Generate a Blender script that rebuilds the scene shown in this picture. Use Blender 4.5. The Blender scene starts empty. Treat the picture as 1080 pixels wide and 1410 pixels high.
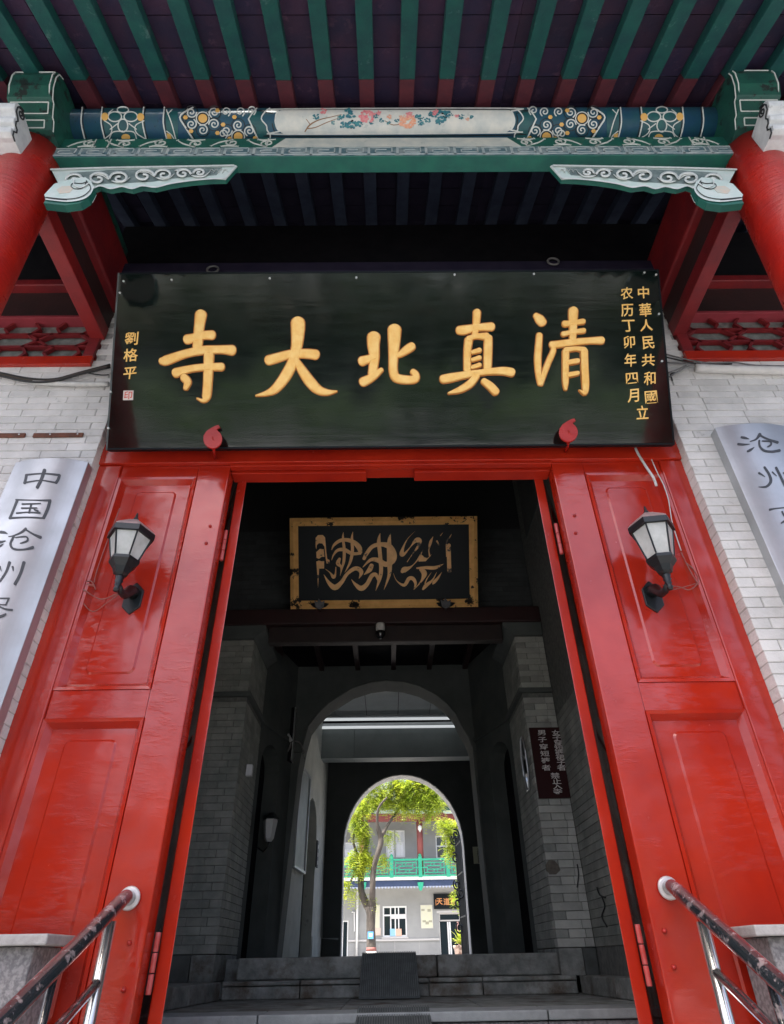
import bpy, bmesh, math, random
from mathutils import Vector, Matrix
from mathutils.geometry import tessellate_polygon
random.seed(7)
S = bpy.context.scene
COL = S.collection
# ------------------------------------------------------------------ camera
FPX = 853.0                       # focal length in pixels of the 1080 x 1410 photograph
TH = math.radians(35.87); ROLL = math.atan2(22, 1180); YAW = math.radians(0.8)
FW = Vector((math.sin(YAW)*math.cos(TH), math.cos(YAW)*math.cos(TH), math.sin(TH)))
R0 = Vector((math.cos(YAW), -math.sin(YAW), 0)); U0 = R0.cross(FW)
UP = U0*math.cos(ROLL)+R0*math.sin(ROLL); RT = R0*math.cos(ROLL)-U0*math.sin(ROLL)
cd = bpy.data.cameras.new('camera'); cam = bpy.data.objects.new('camera', cd); COL.objects.link(cam)
m = Matrix((RT, UP, -FW)).transposed().to_4x4(); cam.matrix_world = m
cd.sensor_fit = 'VERTICAL'; cd.sensor_height = 24.0; cd.sensor_width = 24.0*1080/1410; cd.lens = FPX/1410*24.0
cd.clip_start = 0.05; cd.clip_end = 3000
S.camera = cam
# ------------------------------------------------------------------ sky, sun, exposure
SUN_EL = math.radians(70); SUN_AZ = math.radians(-132)     # high sun in front of the gate, from the left; the eave keeps the doors in shade
w = bpy.data.worlds.new('World'); S.world = w; w.use_nodes = True
nt = w.node_tree; nt.nodes.clear()
sky = nt.nodes.new('ShaderNodeTexSky'); sky.sky_type = 'NISHITA'; sky.sun_disc = False
sky.sun_elevation = SUN_EL; sky.sun_rotation = SUN_AZ; sky.air_density = 0.8; sky.dust_density = 6.5; sky.ozone_density = 0.6
bg = nt.nodes.new('ShaderNodeBackground'); bg.inputs[1].default_value = 0.15
wo = nt.nodes.new('ShaderNodeOutputWorld')
nt.links.new(sky.outputs[0], bg.inputs[0]); nt.links.new(bg.outputs[0], wo.inputs[0])
sd = bpy.data.lights.new('sun', 'SUN'); sd.energy = 4.0; sd.angle = math.radians(0.5); sd.color = (1, .95, .87)
so = bpy.data.objects.new('sun', sd); COL.objects.link(so)
sdir = Vector((math.sin(SUN_AZ)*math.cos(SUN_EL), math.cos(SUN_AZ)*math.cos(SUN_EL), math.sin(SUN_EL)))
so.rotation_euler = sdir.to_track_quat('Z', 'Y').to_euler(); so.location = (0, 20, 40)
S.view_settings.view_transform = 'Standard'; S.view_settings.look = 'None'; S.view_settings.gamma = 1.0
S.view_settings.exposure = 1.8
S.view_settings.use_curve_mapping = False
# ------------------------------------------------------------------ photograph pixel -> point on a real plane
def ray(px, py): return FW+RT*((px-540)/FPX)+UP*((705-py)/FPX)
def AY(px, py, y): r = ray(px, py); return r*(y/r.y)
def AX(px, py, x): r = ray(px, py); return r*(x/r.x)
def AZ(px, py, z): r = ray(px, py); return r*(z/r.z)
def APL(px, py, p0, n): r = ray(px, py); return r*(p0.dot(n)/r.dot(n))
# ------------------------------------------------------------------ materials
MC = {}
def mat(name, c, c2=None, sc=3.0, rough=.6, metal=0.0, bump=0.0, bsc=30.0, stretch=(1, 1, 1), bstretch=None, rnd=0.0,
        spec=.5, coat=0.0, thr=(.35, .65), emis=None, trans=0.0, alpha=1.0, c3=None, s3=8.0, t3=(.6, .66), rvar=0.0, bump2=0, b2=4.0, det=6.0, bmask=0):
    if name in MC: return MC[name]
    M = bpy.data.materials.new(name); M.use_nodes = True; n = M.node_tree; L = n.links
    b = n.nodes['Principled BSDF']
    geo = n.nodes.new('ShaderNodeNewGeometry')
    def mapped(s, st):
        mp = n.nodes.new('ShaderNodeVectorMath'); mp.operation = 'MULTIPLY'; mp.inputs[1].default_value = (s*st[0], s*st[1], s*st[2])
        L.new(geo.outputs['Position'], mp.inputs[0]); return mp.outputs[0]
    def noise(s, st, d=6.0, r=.6):
        t = n.nodes.new('ShaderNodeTexNoise'); t.inputs['Scale'].default_value = 1.0; t.inputs['Detail'].default_value = d
        t.inputs['Roughness'].default_value = r; L.new(mapped(s, st), t.inputs['Vector']); return t.outputs['Fac']
    def mr(x, a, bb, lo=0, hi=1):
        q = n.nodes.new('ShaderNodeMapRange'); q.inputs[1].default_value = a; q.inputs[2].default_value = bb
        q.inputs[3].default_value = lo; q.inputs[4].default_value = hi; L.new(x, q.inputs[0]); return q.outputs[0]
    def mix(f, a, bb):
        q = n.nodes.new('ShaderNodeMix'); q.data_type = 'RGBA'; L.new(f, q.inputs[0])
        for i, v in ((6, a), (7, bb)):
            if isinstance(v, (tuple, list)): q.inputs[i].default_value = (*v, 1)
            else: L.new(v, q.inputs[i])
        return q.outputs[2]
    col = None
    if c2: col = mix(mr(noise(sc, stretch, det), *thr), c, c2)
    if c3: col = mix(mr(noise(s3, stretch, 8.0, .7), *t3), col or c, c3)
    if rnd:
        oi = n.nodes.new('ShaderNodeObjectInfo'); hs = n.nodes.new('ShaderNodeHueSaturation')
        L.new(mr(oi.outputs['Random'], 0, 1, 1-rnd, 1+rnd), hs.inputs['Value'])
        if col: L.new(col, hs.inputs['Color'])
        else: hs.inputs['Color'].default_value = (*c, 1)
        col = hs.outputs[0]
    if col: L.new(col, b.inputs['Base Color'])
    else: b.inputs['Base Color'].default_value = (*c, 1)
    b.inputs['Metallic'].default_value = metal; b.inputs['Roughness'].default_value = rough
    if rvar: L.new(mr(noise(sc*2, stretch), .3, .7, max(.02, rough-rvar), rough+rvar), b.inputs['Roughness'])
    b.inputs['Specular IOR Level'].default_value = spec; b.inputs['Coat Weight'].default_value = coat
    if coat: b.inputs['Coat Roughness'].default_value = .08
    if trans: b.inputs['Transmission Weight'].default_value = trans
    if emis: b.inputs['Emission Color'].default_value = (*emis[:3], 1); b.inputs['Emission Strength'].default_value = emis[3]
    nrm = None
    if bump:
        bp = n.nodes.new('ShaderNodeBump'); bp.inputs['Strength'].default_value = 1; bp.inputs['Distance'].default_value = bump
        hgt = noise(bsc, bstretch or stretch, 7.0, .65)
        if bmask:          # the wrinkles come in patches: the height only rises above a threshold, and only where a broad noise allows it
            q = n.nodes.new('ShaderNodeMath'); q.operation = 'MULTIPLY'; L.new(mr(hgt, .50, .72), q.inputs[0]); L.new(mr(noise(bmask, (1, 1, 1), 3.0), .44, .62, .12, 1), q.inputs[1]); hgt = q.outputs[0]
        L.new(hgt, bp.inputs['Height']); nrm = bp.outputs[0]
    if bump2:
        bp = n.nodes.new('ShaderNodeBump'); bp.inputs['Strength'].default_value = 1; bp.inputs['Distance'].default_value = bump2
        L.new(noise(b2, (1, 1, 1), 2.0, .5), bp.inputs['Height'])
        if nrm: L.new(nrm, bp.inputs['Normal'])
        nrm = bp.outputs[0]
    if nrm:
        L.new(nrm, b.inputs['Normal'])
        if coat: L.new(nrm, b.inputs['Coat Normal'])
    MC[name] = M; return M
RED = mat('red_lacquer', (.45, .025, .009), (.34, .015, .007), sc=2.2, rough=.19, rvar=.09, bump=.0008, bsc=8, bstretch=(1.3, 1, 4.5), bmask=2.6, bump2=.012, b2=2.6, coat=.3, spec=.6, c3=(.62, .16, .12), s3=30, t3=(.68, .73))
REDC = mat('column_red', (.42, .016, .009), (.31, .010, .008), sc=4, rough=.32, rvar=.08, bump=.005, bsc=6, bstretch=(1, 1, 7), c3=(.52, .12, .10), s3=22, t3=(.68, .73))
REDD = mat('old_red_wood', (.20, .010, .012), (.13, .008, .012), sc=5, rough=.5, bump=.003, bsc=30, c3=(.10, .01, .01), s3=9, t3=(.58, .7))
MAROON = mat('maroon_beam', (.034, .010, .010), (.020, .008, .008), sc=5, rough=.6, bump=.003, bsc=30)
RFM = mat('rafter_red_end', (.11, .020, .030), (.075, .016, .026), sc=14, rough=.6, bump=.002, bsc=40)
RFG = mat('rafter_green', (.008, .085, .072), (.007, .058, .06), sc=9, rough=.55, bump=.0035, bsc=30, c3=(.09, .17, .16), s3=11, t3=(.60, .72))
RFN = mat('rafter_navy', (.032, .042, .070), (.020, .026, .048), sc=9, rough=.7, spec=.2, bump=.002, bsc=40)
PURP = mat('purple_boarding', (.042, .018, .046), (.018, .014, .045), sc=5, rough=.7, bump=.005, bsc=16, c3=(.11, .055, .09), s3=9, t3=(.58, .74), rnd=.25)
NAVB = mat('dark_navy_boarding', (.016, .013, .030), (.024, .020, .038), sc=6, rough=.8, spec=.15, bump=.002, bsc=30, rnd=.2)
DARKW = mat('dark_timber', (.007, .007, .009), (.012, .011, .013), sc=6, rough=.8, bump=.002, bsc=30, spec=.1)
WBR = mat('white_painted_brick', (.70, .68, .66), (.58, .57, .55), sc=6, rough=.62, bump=.005, bsc=45, rnd=.09, c3=(.36, .345, .325), s3=12, t3=(.63, .74))
MORT = mat('white_mortar', (.48, .47, .46), (.30, .29, .28), sc=30, rough=.8)
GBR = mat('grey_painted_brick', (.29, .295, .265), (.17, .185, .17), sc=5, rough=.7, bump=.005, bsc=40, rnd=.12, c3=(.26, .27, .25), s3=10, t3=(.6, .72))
GMO = mat('grey_mortar', (.09, .095, .09), (.16, .165, .15), sc=25, rough=.85)
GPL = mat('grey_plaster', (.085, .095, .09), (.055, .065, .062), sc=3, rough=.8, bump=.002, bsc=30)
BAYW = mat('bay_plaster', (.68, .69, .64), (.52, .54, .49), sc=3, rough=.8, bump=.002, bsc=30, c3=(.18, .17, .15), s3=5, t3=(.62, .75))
DARKB = mat('dark_brick', (.035, .04, .04), (.05, .055, .055), sc=7, rough=.8, rnd=.2)
LACQ = mat('black_lacquer', (.003, .005, .005), (.006, .010, .009), rough=.09, rvar=.05, sc=2, bump=.0006, bsc=1.0, bstretch=(1, 7, 9), bump2=.002, b2=1.8, stretch=(1, 5, 8), spec=.8, coat=.8)
LACQ2 = mat('black_plaque', (.003, .006, .008), rough=.5, sc=3, spec=.2)
GOLD = mat('gold_leaf_paint', (.92, .60, .20), (.85, .48, .12), sc=16, rough=.42, bump=.002, bsc=60)
GOLDE = mat('gold_edge', (.55, .20, .035), (.40, .13, .02), sc=20, rough=.5)
OGOLD = mat('old_gold', (.60, .34, .13), (.48, .25, .09), sc=12, rough=.5, c3=(.03, .018, .012), s3=7, t3=(.60, .62))
STEEL = mat('brushed_steel', (.50, .515, .53), (.42, .43, .44), rough=.40, metal=.75, rvar=.05, sc=3)
TUBE = mat('worn_steel_tube', (.020, .025, .030), (.24, .20, .205), sc=22, rough=.2, rvar=.1, coat=1.0, spec=.9, thr=(.55, .63), bump=.0006, bsc=60)
PLATEC = mat('engraved_grey', (.055, .06, .07), rough=.5)
GRAN = mat('grey_granite', (.30, .28, .28), (.17, .16, .165), sc=55, rough=.75, bump=.006, bsc=60, thr=(.42, .58))
GRANC = mat('granite_cap', (.42, .40, .39), (.33, .31, .30), sc=30, rough=.7, bump=.003, bsc=60)
STONE = mat('step_stone', (.27, .28, .26), (.13, .14, .13), sc=9, rough=.72, bump=.006, bsc=40, c3=(.085, .065, .045), s3=3.5, t3=(.50, .66), rnd=.15, bump2=.02, b2=6)
STONEL = mat('step_stone_light', (.30, .32, .32), (.22, .24, .24), sc=14, rough=.6, bump=.003, bsc=50, c3=(.14, .14, .13), s3=8, t3=(.6, .7))
RUB = mat('ribbed_rubber', (.07, .08, .08), (.045, .055, .055), sc=20, rough=.6)
BLACKM = mat('black_iron', (.007, .010, .012), rough=.38, spec=.5)
CAPM = mat('dusty_cap', (.42, .28, .27), (.30, .20, .19), sc=20, rough=.6)
def glass(name, c=(1, 1, 1), r=.02):
    M = bpy.data.materials.new(name); M.use_nodes = True; b = M.node_tree.nodes['Principled BSDF']
    b.inputs['Base Color'].default_value = (*c, 1); b.inputs['Roughness'].default_value = r; b.inputs['Transmission Weight'].default_value = 1; b.inputs['IOR'].default_value = 1.3
    return M
GLASS = mat('dusty_glass', (.88, .89, .87), (.70, .71, .68), sc=14, rough=.14, trans=.42, rvar=.1, spec=.6)
BULB = mat('frosted_bulb', (.92, .90, .84), rough=.3)
GRN = mat('beam_green', (.012, .13, .095), (.010, .095, .08), sc=8, rough=.5, bump=.002, bsc=30, c3=(.33, .42, .38), s3=7, t3=(.70, .72))
GRND = mat('worn_dark_green', (.012, .10, .07), (.01, .06, .05), sc=8, rough=.5, bump=.003, bsc=25, c3=(.012, .018, .017), s3=9, t3=(.56, .58))
BLU = mat('beam_blue', (.012, .065, .13), (.01, .075, .10), sc=9, rough=.5, bump=.002, bsc=30, c3=(.008, .02, .03), s3=12, t3=(.64, .68))
DTEAL = mat('beam_teal', (.01, .10, .10), (.012, .065, .085), sc=9, rough=.5)
WHT = mat('white_line_paint', (.68, .70, .67), (.55, .58, .56), sc=20, rough=.6)
WHTC = mat('cartouche_white', (.66, .66, .61), (.50, .54, .53), sc=10, rough=.6, c3=(.36, .42, .41), s3=14, t3=(.6, .7))
GRYB = mat('grey_band', (.25, .30, .31), (.08, .15, .18), sc=12, rough=.6, thr=(.42, .58))
MINT = mat('pale_mint', (.46, .58, .54), (.58, .64, .61), sc=9, rough=.55)
CARV = mat('carved_white', (.62, .63, .63), (.48, .49, .50), sc=13, rough=.6, bump=.002, bsc=40, c3=(.25, .25, .26), s3=11, t3=(.62, .72))
YEL = mat('petal_gold', (.72, .42, .12), rough=.5)
PNK = mat('peony_pink', (.66, .16, .20), (.72, .34, .34), sc=60, rough=.6)
ORG = mat('peony_coral', (.72, .30, .17), (.74, .44, .33), sc=60, rough=.6)
PBL = mat('leaf_blue', (.03, .13, .20), (.05, .26, .28), sc=60, rough=.6)
BRN = mat('twig_brown', (.25, .14, .07), rough=.6)
BLK = mat('black_line', (.01, .012, .014), rough=.6)
# ------------------------------------------------------------------ mesh building
class MB:
    def __init__(s): s.v = []; s.f = []
    def add(s, vs, fs):
        o = len(s.v); s.v += [Vector(q) for q in vs]; s.f += [tuple(o+i for i in f) for f in fs]; return s
    def box(s, x0, x1, y0, y1, z0, z1):
        if x0 > x1: x0, x1 = x1, x0
        if y0 > y1: y0, y1 = y1, y0
        if z0 > z1: z0, z1 = z1, z0
        return s.add([(x0, y0, z0), (x1, y0, z0), (x1, y1, z0), (x0, y1, z0), (x0, y0, z1), (x1, y0, z1), (x1, y1, z1), (x0, y1, z1)],
                     [(0, 3, 2, 1), (4, 5, 6, 7), (0, 1, 5, 4), (1, 2, 6, 5), (2, 3, 7, 6), (3, 0, 4, 7)])
    def hexa(s, q):      # eight corners, bottom four then top four, both counter-clockwise from above
        return s.add(q, [(0, 3, 2, 1), (4, 5, 6, 7), (0, 1, 5, 4), (1, 2, 6, 5), (2, 3, 7, 6), (3, 0, 4, 7)])
    def prism(s, poly, mp, d):          # poly in 2D, mp(u, v) -> 3D front point, d = vector to the back
        n = len(poly); P = [Vector(mp(*q)) for q in poly]; d = Vector(d)
        tris = tessellate_polygon([[Vector((q[0], q[1], 0)) for q in poly]])
        s.add(P+[p+d for p in P], [tuple(t) for t in tris]+[tuple(i+n for i in reversed(t)) for t in tris]+[(i, (i+1) % n, (i+1) % n+n, i+n) for i in range(n)])
        return s
    def tube(s, path, r, k=10, cap=True):
        path = [Vector(p) for p in path]; n = len(path)
        rr = r if isinstance(r, (list, tuple)) else [r]*n
        o = len(s.v); prev = None
        for i, p in enumerate(path):
            t = (path[min(i+1, n-1)]-path[max(i-1, 0)]).normalized()
            a = prev if prev else (Vector((0, 0, 1)) if abs(t.z) < .9 else Vector((1, 0, 0)))
            a = (a-t*a.dot(t)).normalized(); b = t.cross(a); prev = a
            for j in range(k):
                q = 2*math.pi*j/k; s.v.append(p+(a*math.cos(q)+b*math.sin(q))*rr[i])
        for i in range(n-1):
            for j in range(k):
                s.f.append((o+i*k+j, o+i*k+(j+1) % k, o+(i+1)*k+(j+1) % k, o+(i+1)*k+j))
        if cap:
            s.f.append(tuple(o+j for j in reversed(range(k)))); s.f.append(tuple(o+(n-1)*k+j for j in range(k)))
        return s
    def lathe(s, prof, c, k=16, rot=0.0):      # prof [(r, z)], vertical axis at c
        o = len(s.v); n = len(prof)
        for r, z in prof:
            for j in range(k):
                q = rot+2*math.pi*j/k; s.v.append(Vector((c[0]+r*math.cos(q), c[1]+r*math.sin(q), c[2]+z)))
        for i in range(n-1):
            for j in range(k):
                s.f.append((o+i*k+j, o+i*k+(j+1) % k, o+(i+1)*k+(j+1) % k, o+(i+1)*k+j))
        s.f.append(tuple(o+j for j in reversed(range(k)))); s.f.append(tuple(o+(n-1)*k+j for j in range(k)))
        return s
def link(o, parent=None):
    COL.objects.link(o)
    if parent: o.parent = parent
    return o
def mesh(name, mb, smooth=False):
    me = bpy.data.meshes.new(name); me.from_pydata([tuple(v) for v in mb.v], [], mb.f)
    bm = bmesh.new(); bm.from_mesh(me); bmesh.ops.recalc_face_normals(bm, faces=bm.faces); bm.to_mesh(me); bm.free()
    if smooth: me.shade_smooth()
    me.update(); return me
def obj(name, mb, m, parent=None, smooth=False, bevel=0.0, seg=2, flip=False):
    me = mesh(name, mb, smooth) if isinstance(mb, MB) else mb
    if m and not me.materials: me.materials.append(m)
    o = bpy.data.objects.new(name, me); link(o, parent)
    if parent and parent.type == 'EMPTY' and parent.location.length > 0: o.matrix_parent_inverse = Matrix.Translation(-parent.location)
    if bevel:
        bv = o.modifiers.new('bevel', 'BEVEL'); bv.width = bevel; bv.segments = seg; bv.limit_method = 'ANGLE'; bv.angle_limit = math.radians(30)
    return o
def tag(o, label=None, cat=None, group=None, kind=None):
    if label: o['label'] = label
    if cat: o['category'] = cat
    if group: o['group'] = group
    if kind: o['kind'] = kind
    return o
def thing(name, label, cat, loc=(0, 0, 0), group=None):
    o = bpy.data.objects.new(name, None); o.location = loc; o.empty_display_size = .2; link(o); return tag(o, label, cat, group)
def struct(name, mb, m, parent=None, **k):
    o = obj(name, mb, m, parent, **k)
    if not parent: o['kind'] = 'structure'
    return o
def cr(path, n=5):                    # Catmull-Rom through tuples
    P = [path[0]]+list(path)+[path[-1]]; out = []
    for i in range(1, len(P)-2):
        for j in range(n):
            t = j/n; out.append(tuple(.5*((2*b)+(c-a)*t+(2*a-5*b+4*c-d)*t*t+(3*b-a-3*c+d)*t**3) for a, b, c, d in zip(P[i-1], P[i], P[i+1], P[i+2])))
    out.append(tuple(path[-1])); return out
def ribbon(mb, path, mp, prof=((-1, 0), (-.8, 1), (0, .55), (.8, 1), (1, 0)), h=.01, n=5, cap=True, grow=0.0, closed=False):
    # path [(u, v, width)], mp(u, v, height) -> 3D; a stroke with rounded ends and a shaped cross-section
    p = cr(path, n) if len(path) > 2 else [tuple(a+(b-a)*t/6 for a, b in zip(path[0], path[1])) for t in range(7)]
    p = [(a, b, max(c, 1e-4)+grow) for a, b, c in p]
    if cap:
        def capo(a, b):              # extra points beyond a, away from b
            dx, dy = a[0]-b[0], a[1]-b[1]; l = math.hypot(dx, dy) or 1; dx /= l; dy /= l; r = a[2]/2
            return [(a[0]+dx*r*q*.8, a[1]+dy*r*q*.8, a[2]*math.sqrt(max(0, 1-q*q))+.02) for q in (.45, .75, .93, 1)]
        p = list(reversed(capo(p[0], p[1])))+p+capo(p[-1], p[-2])
    o = len(mb.v); k = len(prof); N = len(p)
    for i, (x, y, wd) in enumerate(p):
        a = p[max(i-1, 0)]; b = p[min(i+1, N-1)]
        if closed: a = p[(i-1) % N]; b = p[(i+1) % N]
        tx, ty = b[0]-a[0], b[1]-a[1]; l = math.hypot(tx, ty) or 1; nx, ny = -ty/l, tx/l
        for s_, hh in prof: mb.v.append(Vector(mp(x+nx*s_*wd/2, y+ny*s_*wd/2, hh*h)))
    for i in range(N if closed else N-1):
        j2 = (i+1) % N
        for j in range(k-1): mb.f.append((o+i*k+j, o+i*k+j+1, o+j2*k+j+1, o+j2*k+j))
    return mb
FLAT = ((-1, 0), (-.9, 1), (.9, 1), (1, 0))
def glyph(ch, size, m, parent, mp, name='character', ext=.002, off=0.0, rot=0.0, sy=1.0):
    # a small written character as real raised lettering; mp(u, v, h) -> 3D, u right, v up, centred
    c = bpy.data.curves.new('t', 'FONT'); c.body = ch; c.size = 1.0; c.align_x = 'CENTER'; c.align_y = 'CENTER'; c.offset = off; c.resolution_u = 2
    o = bpy.data.objects.new('t', c); COL.objects.link(o)
    me = bpy.data.meshes.new_from_object(o.evaluated_get(bpy.context.evaluated_depsgraph_get())); bpy.data.objects.remove(o)
    bb = [v.co for v in me.vertices]
    if not bb: return None
    cx = (min(v.x for v in bb)+max(v.x for v in bb))/2; cy = (min(v.y for v in bb)+max(v.y for v in bb))/2
    mb = MB(); mb.v = [Vector(mp((v.co.x-cx)*size, (v.co.y-cy)*size*sy, ext)) for v in me.vertices]
    n = len(mb.v); mb.v += [Vector(mp((v.co.x-cx)*size, (v.co.y-cy)*size*sy, 0)) for v in me.vertices]
    ec = {}
    for p in me.polygons:
        vs = list(p.vertices); mb.f.append(tuple(vs))
        for i in range(len(vs)):
            a, b = vs[i], vs[(i+1) % len(vs)]; ec[(a, b)] = 1
    for (a, b) in ec:
        if (b, a) not in ec: mb.f.append((b, a, a+n, b+n))
    me2 = bpy.data.meshes.new(name); me2.from_pydata([tuple(v) for v in mb.v], [], mb.f); me2.update()
    bpy.data.meshes.remove(me)
    return obj(name, me2, m, parent)
# bricks: chamfered boxes sharing meshes
BM = {}
def brick_mesh(l, h, d, m):
    key = (round(l, 2), round(h, 3), round(d, 2), m.name)
    if key in BM: return BM[key]
    c = .003; mb = MB(); x, y, z = l/2, d, h/2
    vs = []
    for sx in (-1, 1):
        for sz in (-1, 1):
            vs += [(sx*(x-c), 0, sz*(z-c)), (sx*x, c, sz*(z-c)), (sx*(x-c), c, sz*z), (sx*x, y, sz*(z-c)), (sx*(x-c), y, sz*z)]
    mb.add(vs, [])
    def q(i, j): return i*5+j     # corner order: 0(-,-) 1(-,+) 2(+,-) 3(+,+)
    mb.f = [(q(0, 0), q(2, 0), q(3, 0), q(1, 0)), (q(0, 0), q(0, 2), q(2, 2), q(2, 0)), (q(1, 0), q(3, 0), q(3, 2), q(1, 2)), (q(0, 0), q(1, 0), q(1, 1), q(0, 1)), (q(2, 0), q(2, 1), q(3, 1), q(3, 0)),
            (q(0, 2), q(0, 4), q(2, 4), q(2, 2)), (q(1, 2), q(3, 2), q(3, 4), q(1, 4)), (q(0, 1), q(1, 1), q(1, 3), q(0, 3)), (q(2, 1), q(2, 3), q(3, 3), q(3, 1))]
    for k in range(4):
        mb.f.append((q(k, 0), q(k, 1), q(k, 2))); mb.f.append((q(k, 1), q(k, 3), q(k, 4), q(k, 2)))
    me = mesh('brick', mb); me.materials.append(m); BM[key] = me; return me
def bricks(parent, org, ud, length, z0, z1, m, pitch=.066, bl=.29, gap=.0032, depth=.1, odd=0.0, even=0.0, eodd=0.0, eeven=0.0, hole=None, limit=300, jit=.0012):
    """a brick face: org = (x, y) start of the face, ud = unit direction along it, outward normal = ud turned clockwise"""
    ud = Vector((ud[0], ud[1], 0)); nrm = Vector((ud.y, -ud.x, 0)); ang = math.atan2(ud.y, ud.x)
    k = 0; row = 0; z = z0
    while z+pitch <= z1+1e-4:
        par = row % 2; a = odd if par else even; e = length-(eodd if par else eeven)
        u = a+(bl*.5 if par else 0)-(bl if par else 0)
        if par: u = a-bl*.5+random.uniform(-.02, .02)
        else: u = a+random.uniform(-.03, 0)
        while u < e-.01:
            b = u+bl+random.uniform(-.012, .012)
            s0, s1 = max(u, a), min(b, e)
            if e-s1 < .05: s1 = e
            if s1-s0 > .03:
                c = Vector((org[0], org[1], 0))+ud*((s0+s1)/2)
                if not (hole and hole((s0+s1)/2, z+pitch/2)) and k < limit:
                    l = round(s1-s0-gap, 2)
                    o = bpy.data.objects.new('brick', brick_mesh(l, pitch-gap, depth, m)); COL.objects.link(o); o.parent = parent
                    o.location = c+nrm*random.uniform(0, jit*1.6)+Vector((0, 0, z+pitch/2)); o.rotation_euler = (random.uniform(-.004, .004), random.uniform(-.006, .006), ang)
                    o.scale = ((s1-s0-gap)/l, 1, 1); k += 1
            u = s1 if s1 == e else b
        z += pitch; row += 1
    return k
# =================================================================== THE SETTING
def xyz(v): return (round(v.x, 3), round(v.y, 3), round(v.z, 3))
D = 3.30; WY = 3.20                          # door plane, front face of the brick wall
ZS = -1.65                                   # street level
FZ = .03                                     # passage floor
struct('street', MB().box(-150, 150, -150, 300, ZS-.3, ZS), mat('street_asphalt', (.16, .17, .18), (.12, .125, .13), sc=.5, rough=.8))
struct('porch_floor', MB().box(-6, 6, 2.7, 3.5, ZS, -.62), STONE)
fs = struct('stair', MB(), STONE)
# stone stair from the street up to the porch (outside the picture below, seen from a step aside)
for i in range(6):
    struct('stone_step', MB().box(-1.55, 1.7, 2.72-(i+1)*.3, 2.72-i*.3, ZS, -.62-(i+1)*.165), STONEL, fs, bevel=.008)
# gate hall platform and steps into the passage
Y1 = 4.33; Y2 = 6.05; PZ = -.232
struct('hall_floor', MB().box(-2.2, 2.4, 3.5, Y1+.1, ZS, -.40), STONE)
pf = struct('hall_platform', MB().box(-2.1, 2.3, Y1+.3, Y2+.4, -.6, PZ-.05), STONE)
xx = [-2.05, -.72, .86, 2.25]
for i in range(3):
    struct('stone_slab', MB().box(xx[i]+.003, xx[i+1]-.003, Y1, Y1+.34, PZ-.045, PZ), STONEL, pf, bevel=.006)
    struct('stone_slab', MB().box(xx[i]+.003, xx[i+1]-.003, Y1+.02, Y1+.34, PZ-.165, PZ-.05), GRAN, pf, bevel=.004)
xx = [-2.05, -1.2, -.3, .55, 1.45, 2.25]
for i in range(5):
    struct('stone_slab', MB().box(xx[i]+.002, xx[i+1]-.002, Y1+.345, Y2+.35, PZ-.045, PZ-random.uniform(.001, .003)), STONE, pf, bevel=.004)
ps = struct('passage_steps', MB().box(-1.25, 1.4, Y2+.06, Y2+.3, PZ-.1, -.13), STONE)
for x0, x1 in ((-1.30, -.70), (-.696, -.06), (-.056, .30), (.304, .72), (.724, 1.46)):
    struct('stone_block', MB().box(x0+.002, x1-.002, Y2, Y2+.22, PZ, -.150), STONE, ps, bevel=.008)
    struct('stone_block', MB().box(x0+.002, x1-.002, Y2-.015, Y2+.22, -.147, -.118), STONE, ps, bevel=.008)
for x0, x1 in ((-1.225, -.12), (-.116, .38), (.384, 1.455)):
    struct('stone_block', MB().box(x0+.002, x1-.002, Y2+.12, Y2+.5, -.115, FZ), STONE, ps, bevel=.012)
struct('passage_floor', MB().box(-2.6, 2.6, Y2+.5, 11.6, -.5, FZ-.006), STONE)
struct('courtyard_paving', MB().box(-45, 45, 11.6, 75, -1.0, -.06), mat('court_paving', (.36, .35, .33), (.28, .28, .27), sc=1.2, rough=.8))
# kerb stones flanking the platform (low plinths running out from the piers)
for sx, xa, xb, nm in ((-1, -1.30, -1.62, 'left'), (1, 1.47, 1.80, 'right')):
    k = tag(bpy.data.objects.new('side_plinth', None), 'low grey stone plinth running from the %s pier towards the red doors' % nm, 'plinth'); link(k)
    for a, b, o0, o1 in ((Y2-.05, 5.25, 0, .045), (5.245, 4.40, .045, .10)):
        q = [(xa+sx*o0, a), (xa+sx*o1, b), (xa+sx*.9, b), (xa+sx*.9, a)]
        if sx > 0: q = list(reversed(q))
        obj('stone_block', MB().hexa([(x, y, PZ) for x, y in q]+[(x, y, -.118) for x, y in q]), STONE, k, bevel=.008)
# ribbed ramps in the middle of the steps
def ramp(name, lab, x0, x1, x2, x3, ya, za, yb, zb, n):
    t = thing(name, lab, 'ramp mat'); RIB = mat('rubber_rib', (.15, .165, .16), (.08, .09, .09), sc=14, rough=.6)
    th = .014
    obj('mat_base', MB().hexa([(x2, yb, zb), (x3, yb, zb), (x1, ya, za), (x0, ya, za), (x2, yb, zb+th), (x3, yb, zb+th), (x1, ya, za+th), (x0, ya, za+th)]), RUB, t)
    mb = MB()
    for i in range(n):
        f0, f1 = (i+.25)/n, (i+.72)/n
        a0, a1, b0, b1 = x2+(x3-x2)*f0, x2+(x3-x2)*f1, x0+(x1-x0)*f0, x0+(x1-x0)*f1
        mb.hexa([(a0, yb, zb+th), (a1, yb, zb+th), (b1, ya, za+th), (b0, ya, za+th), (a0, yb, zb+th+.008), (a1, yb, zb+th+.008), (b1, ya, za+th+.008), (b0, ya, za+th+.008)])
    o = obj('ribs', mb, RIB, t); o['kind'] = 'stuff'
    return t
a = AY(499, 1316, 6.06); b = AY(573, 1316, 6.06); c = AZ(496, 1375, PZ); d = AZ(578, 1375, PZ)
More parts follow.
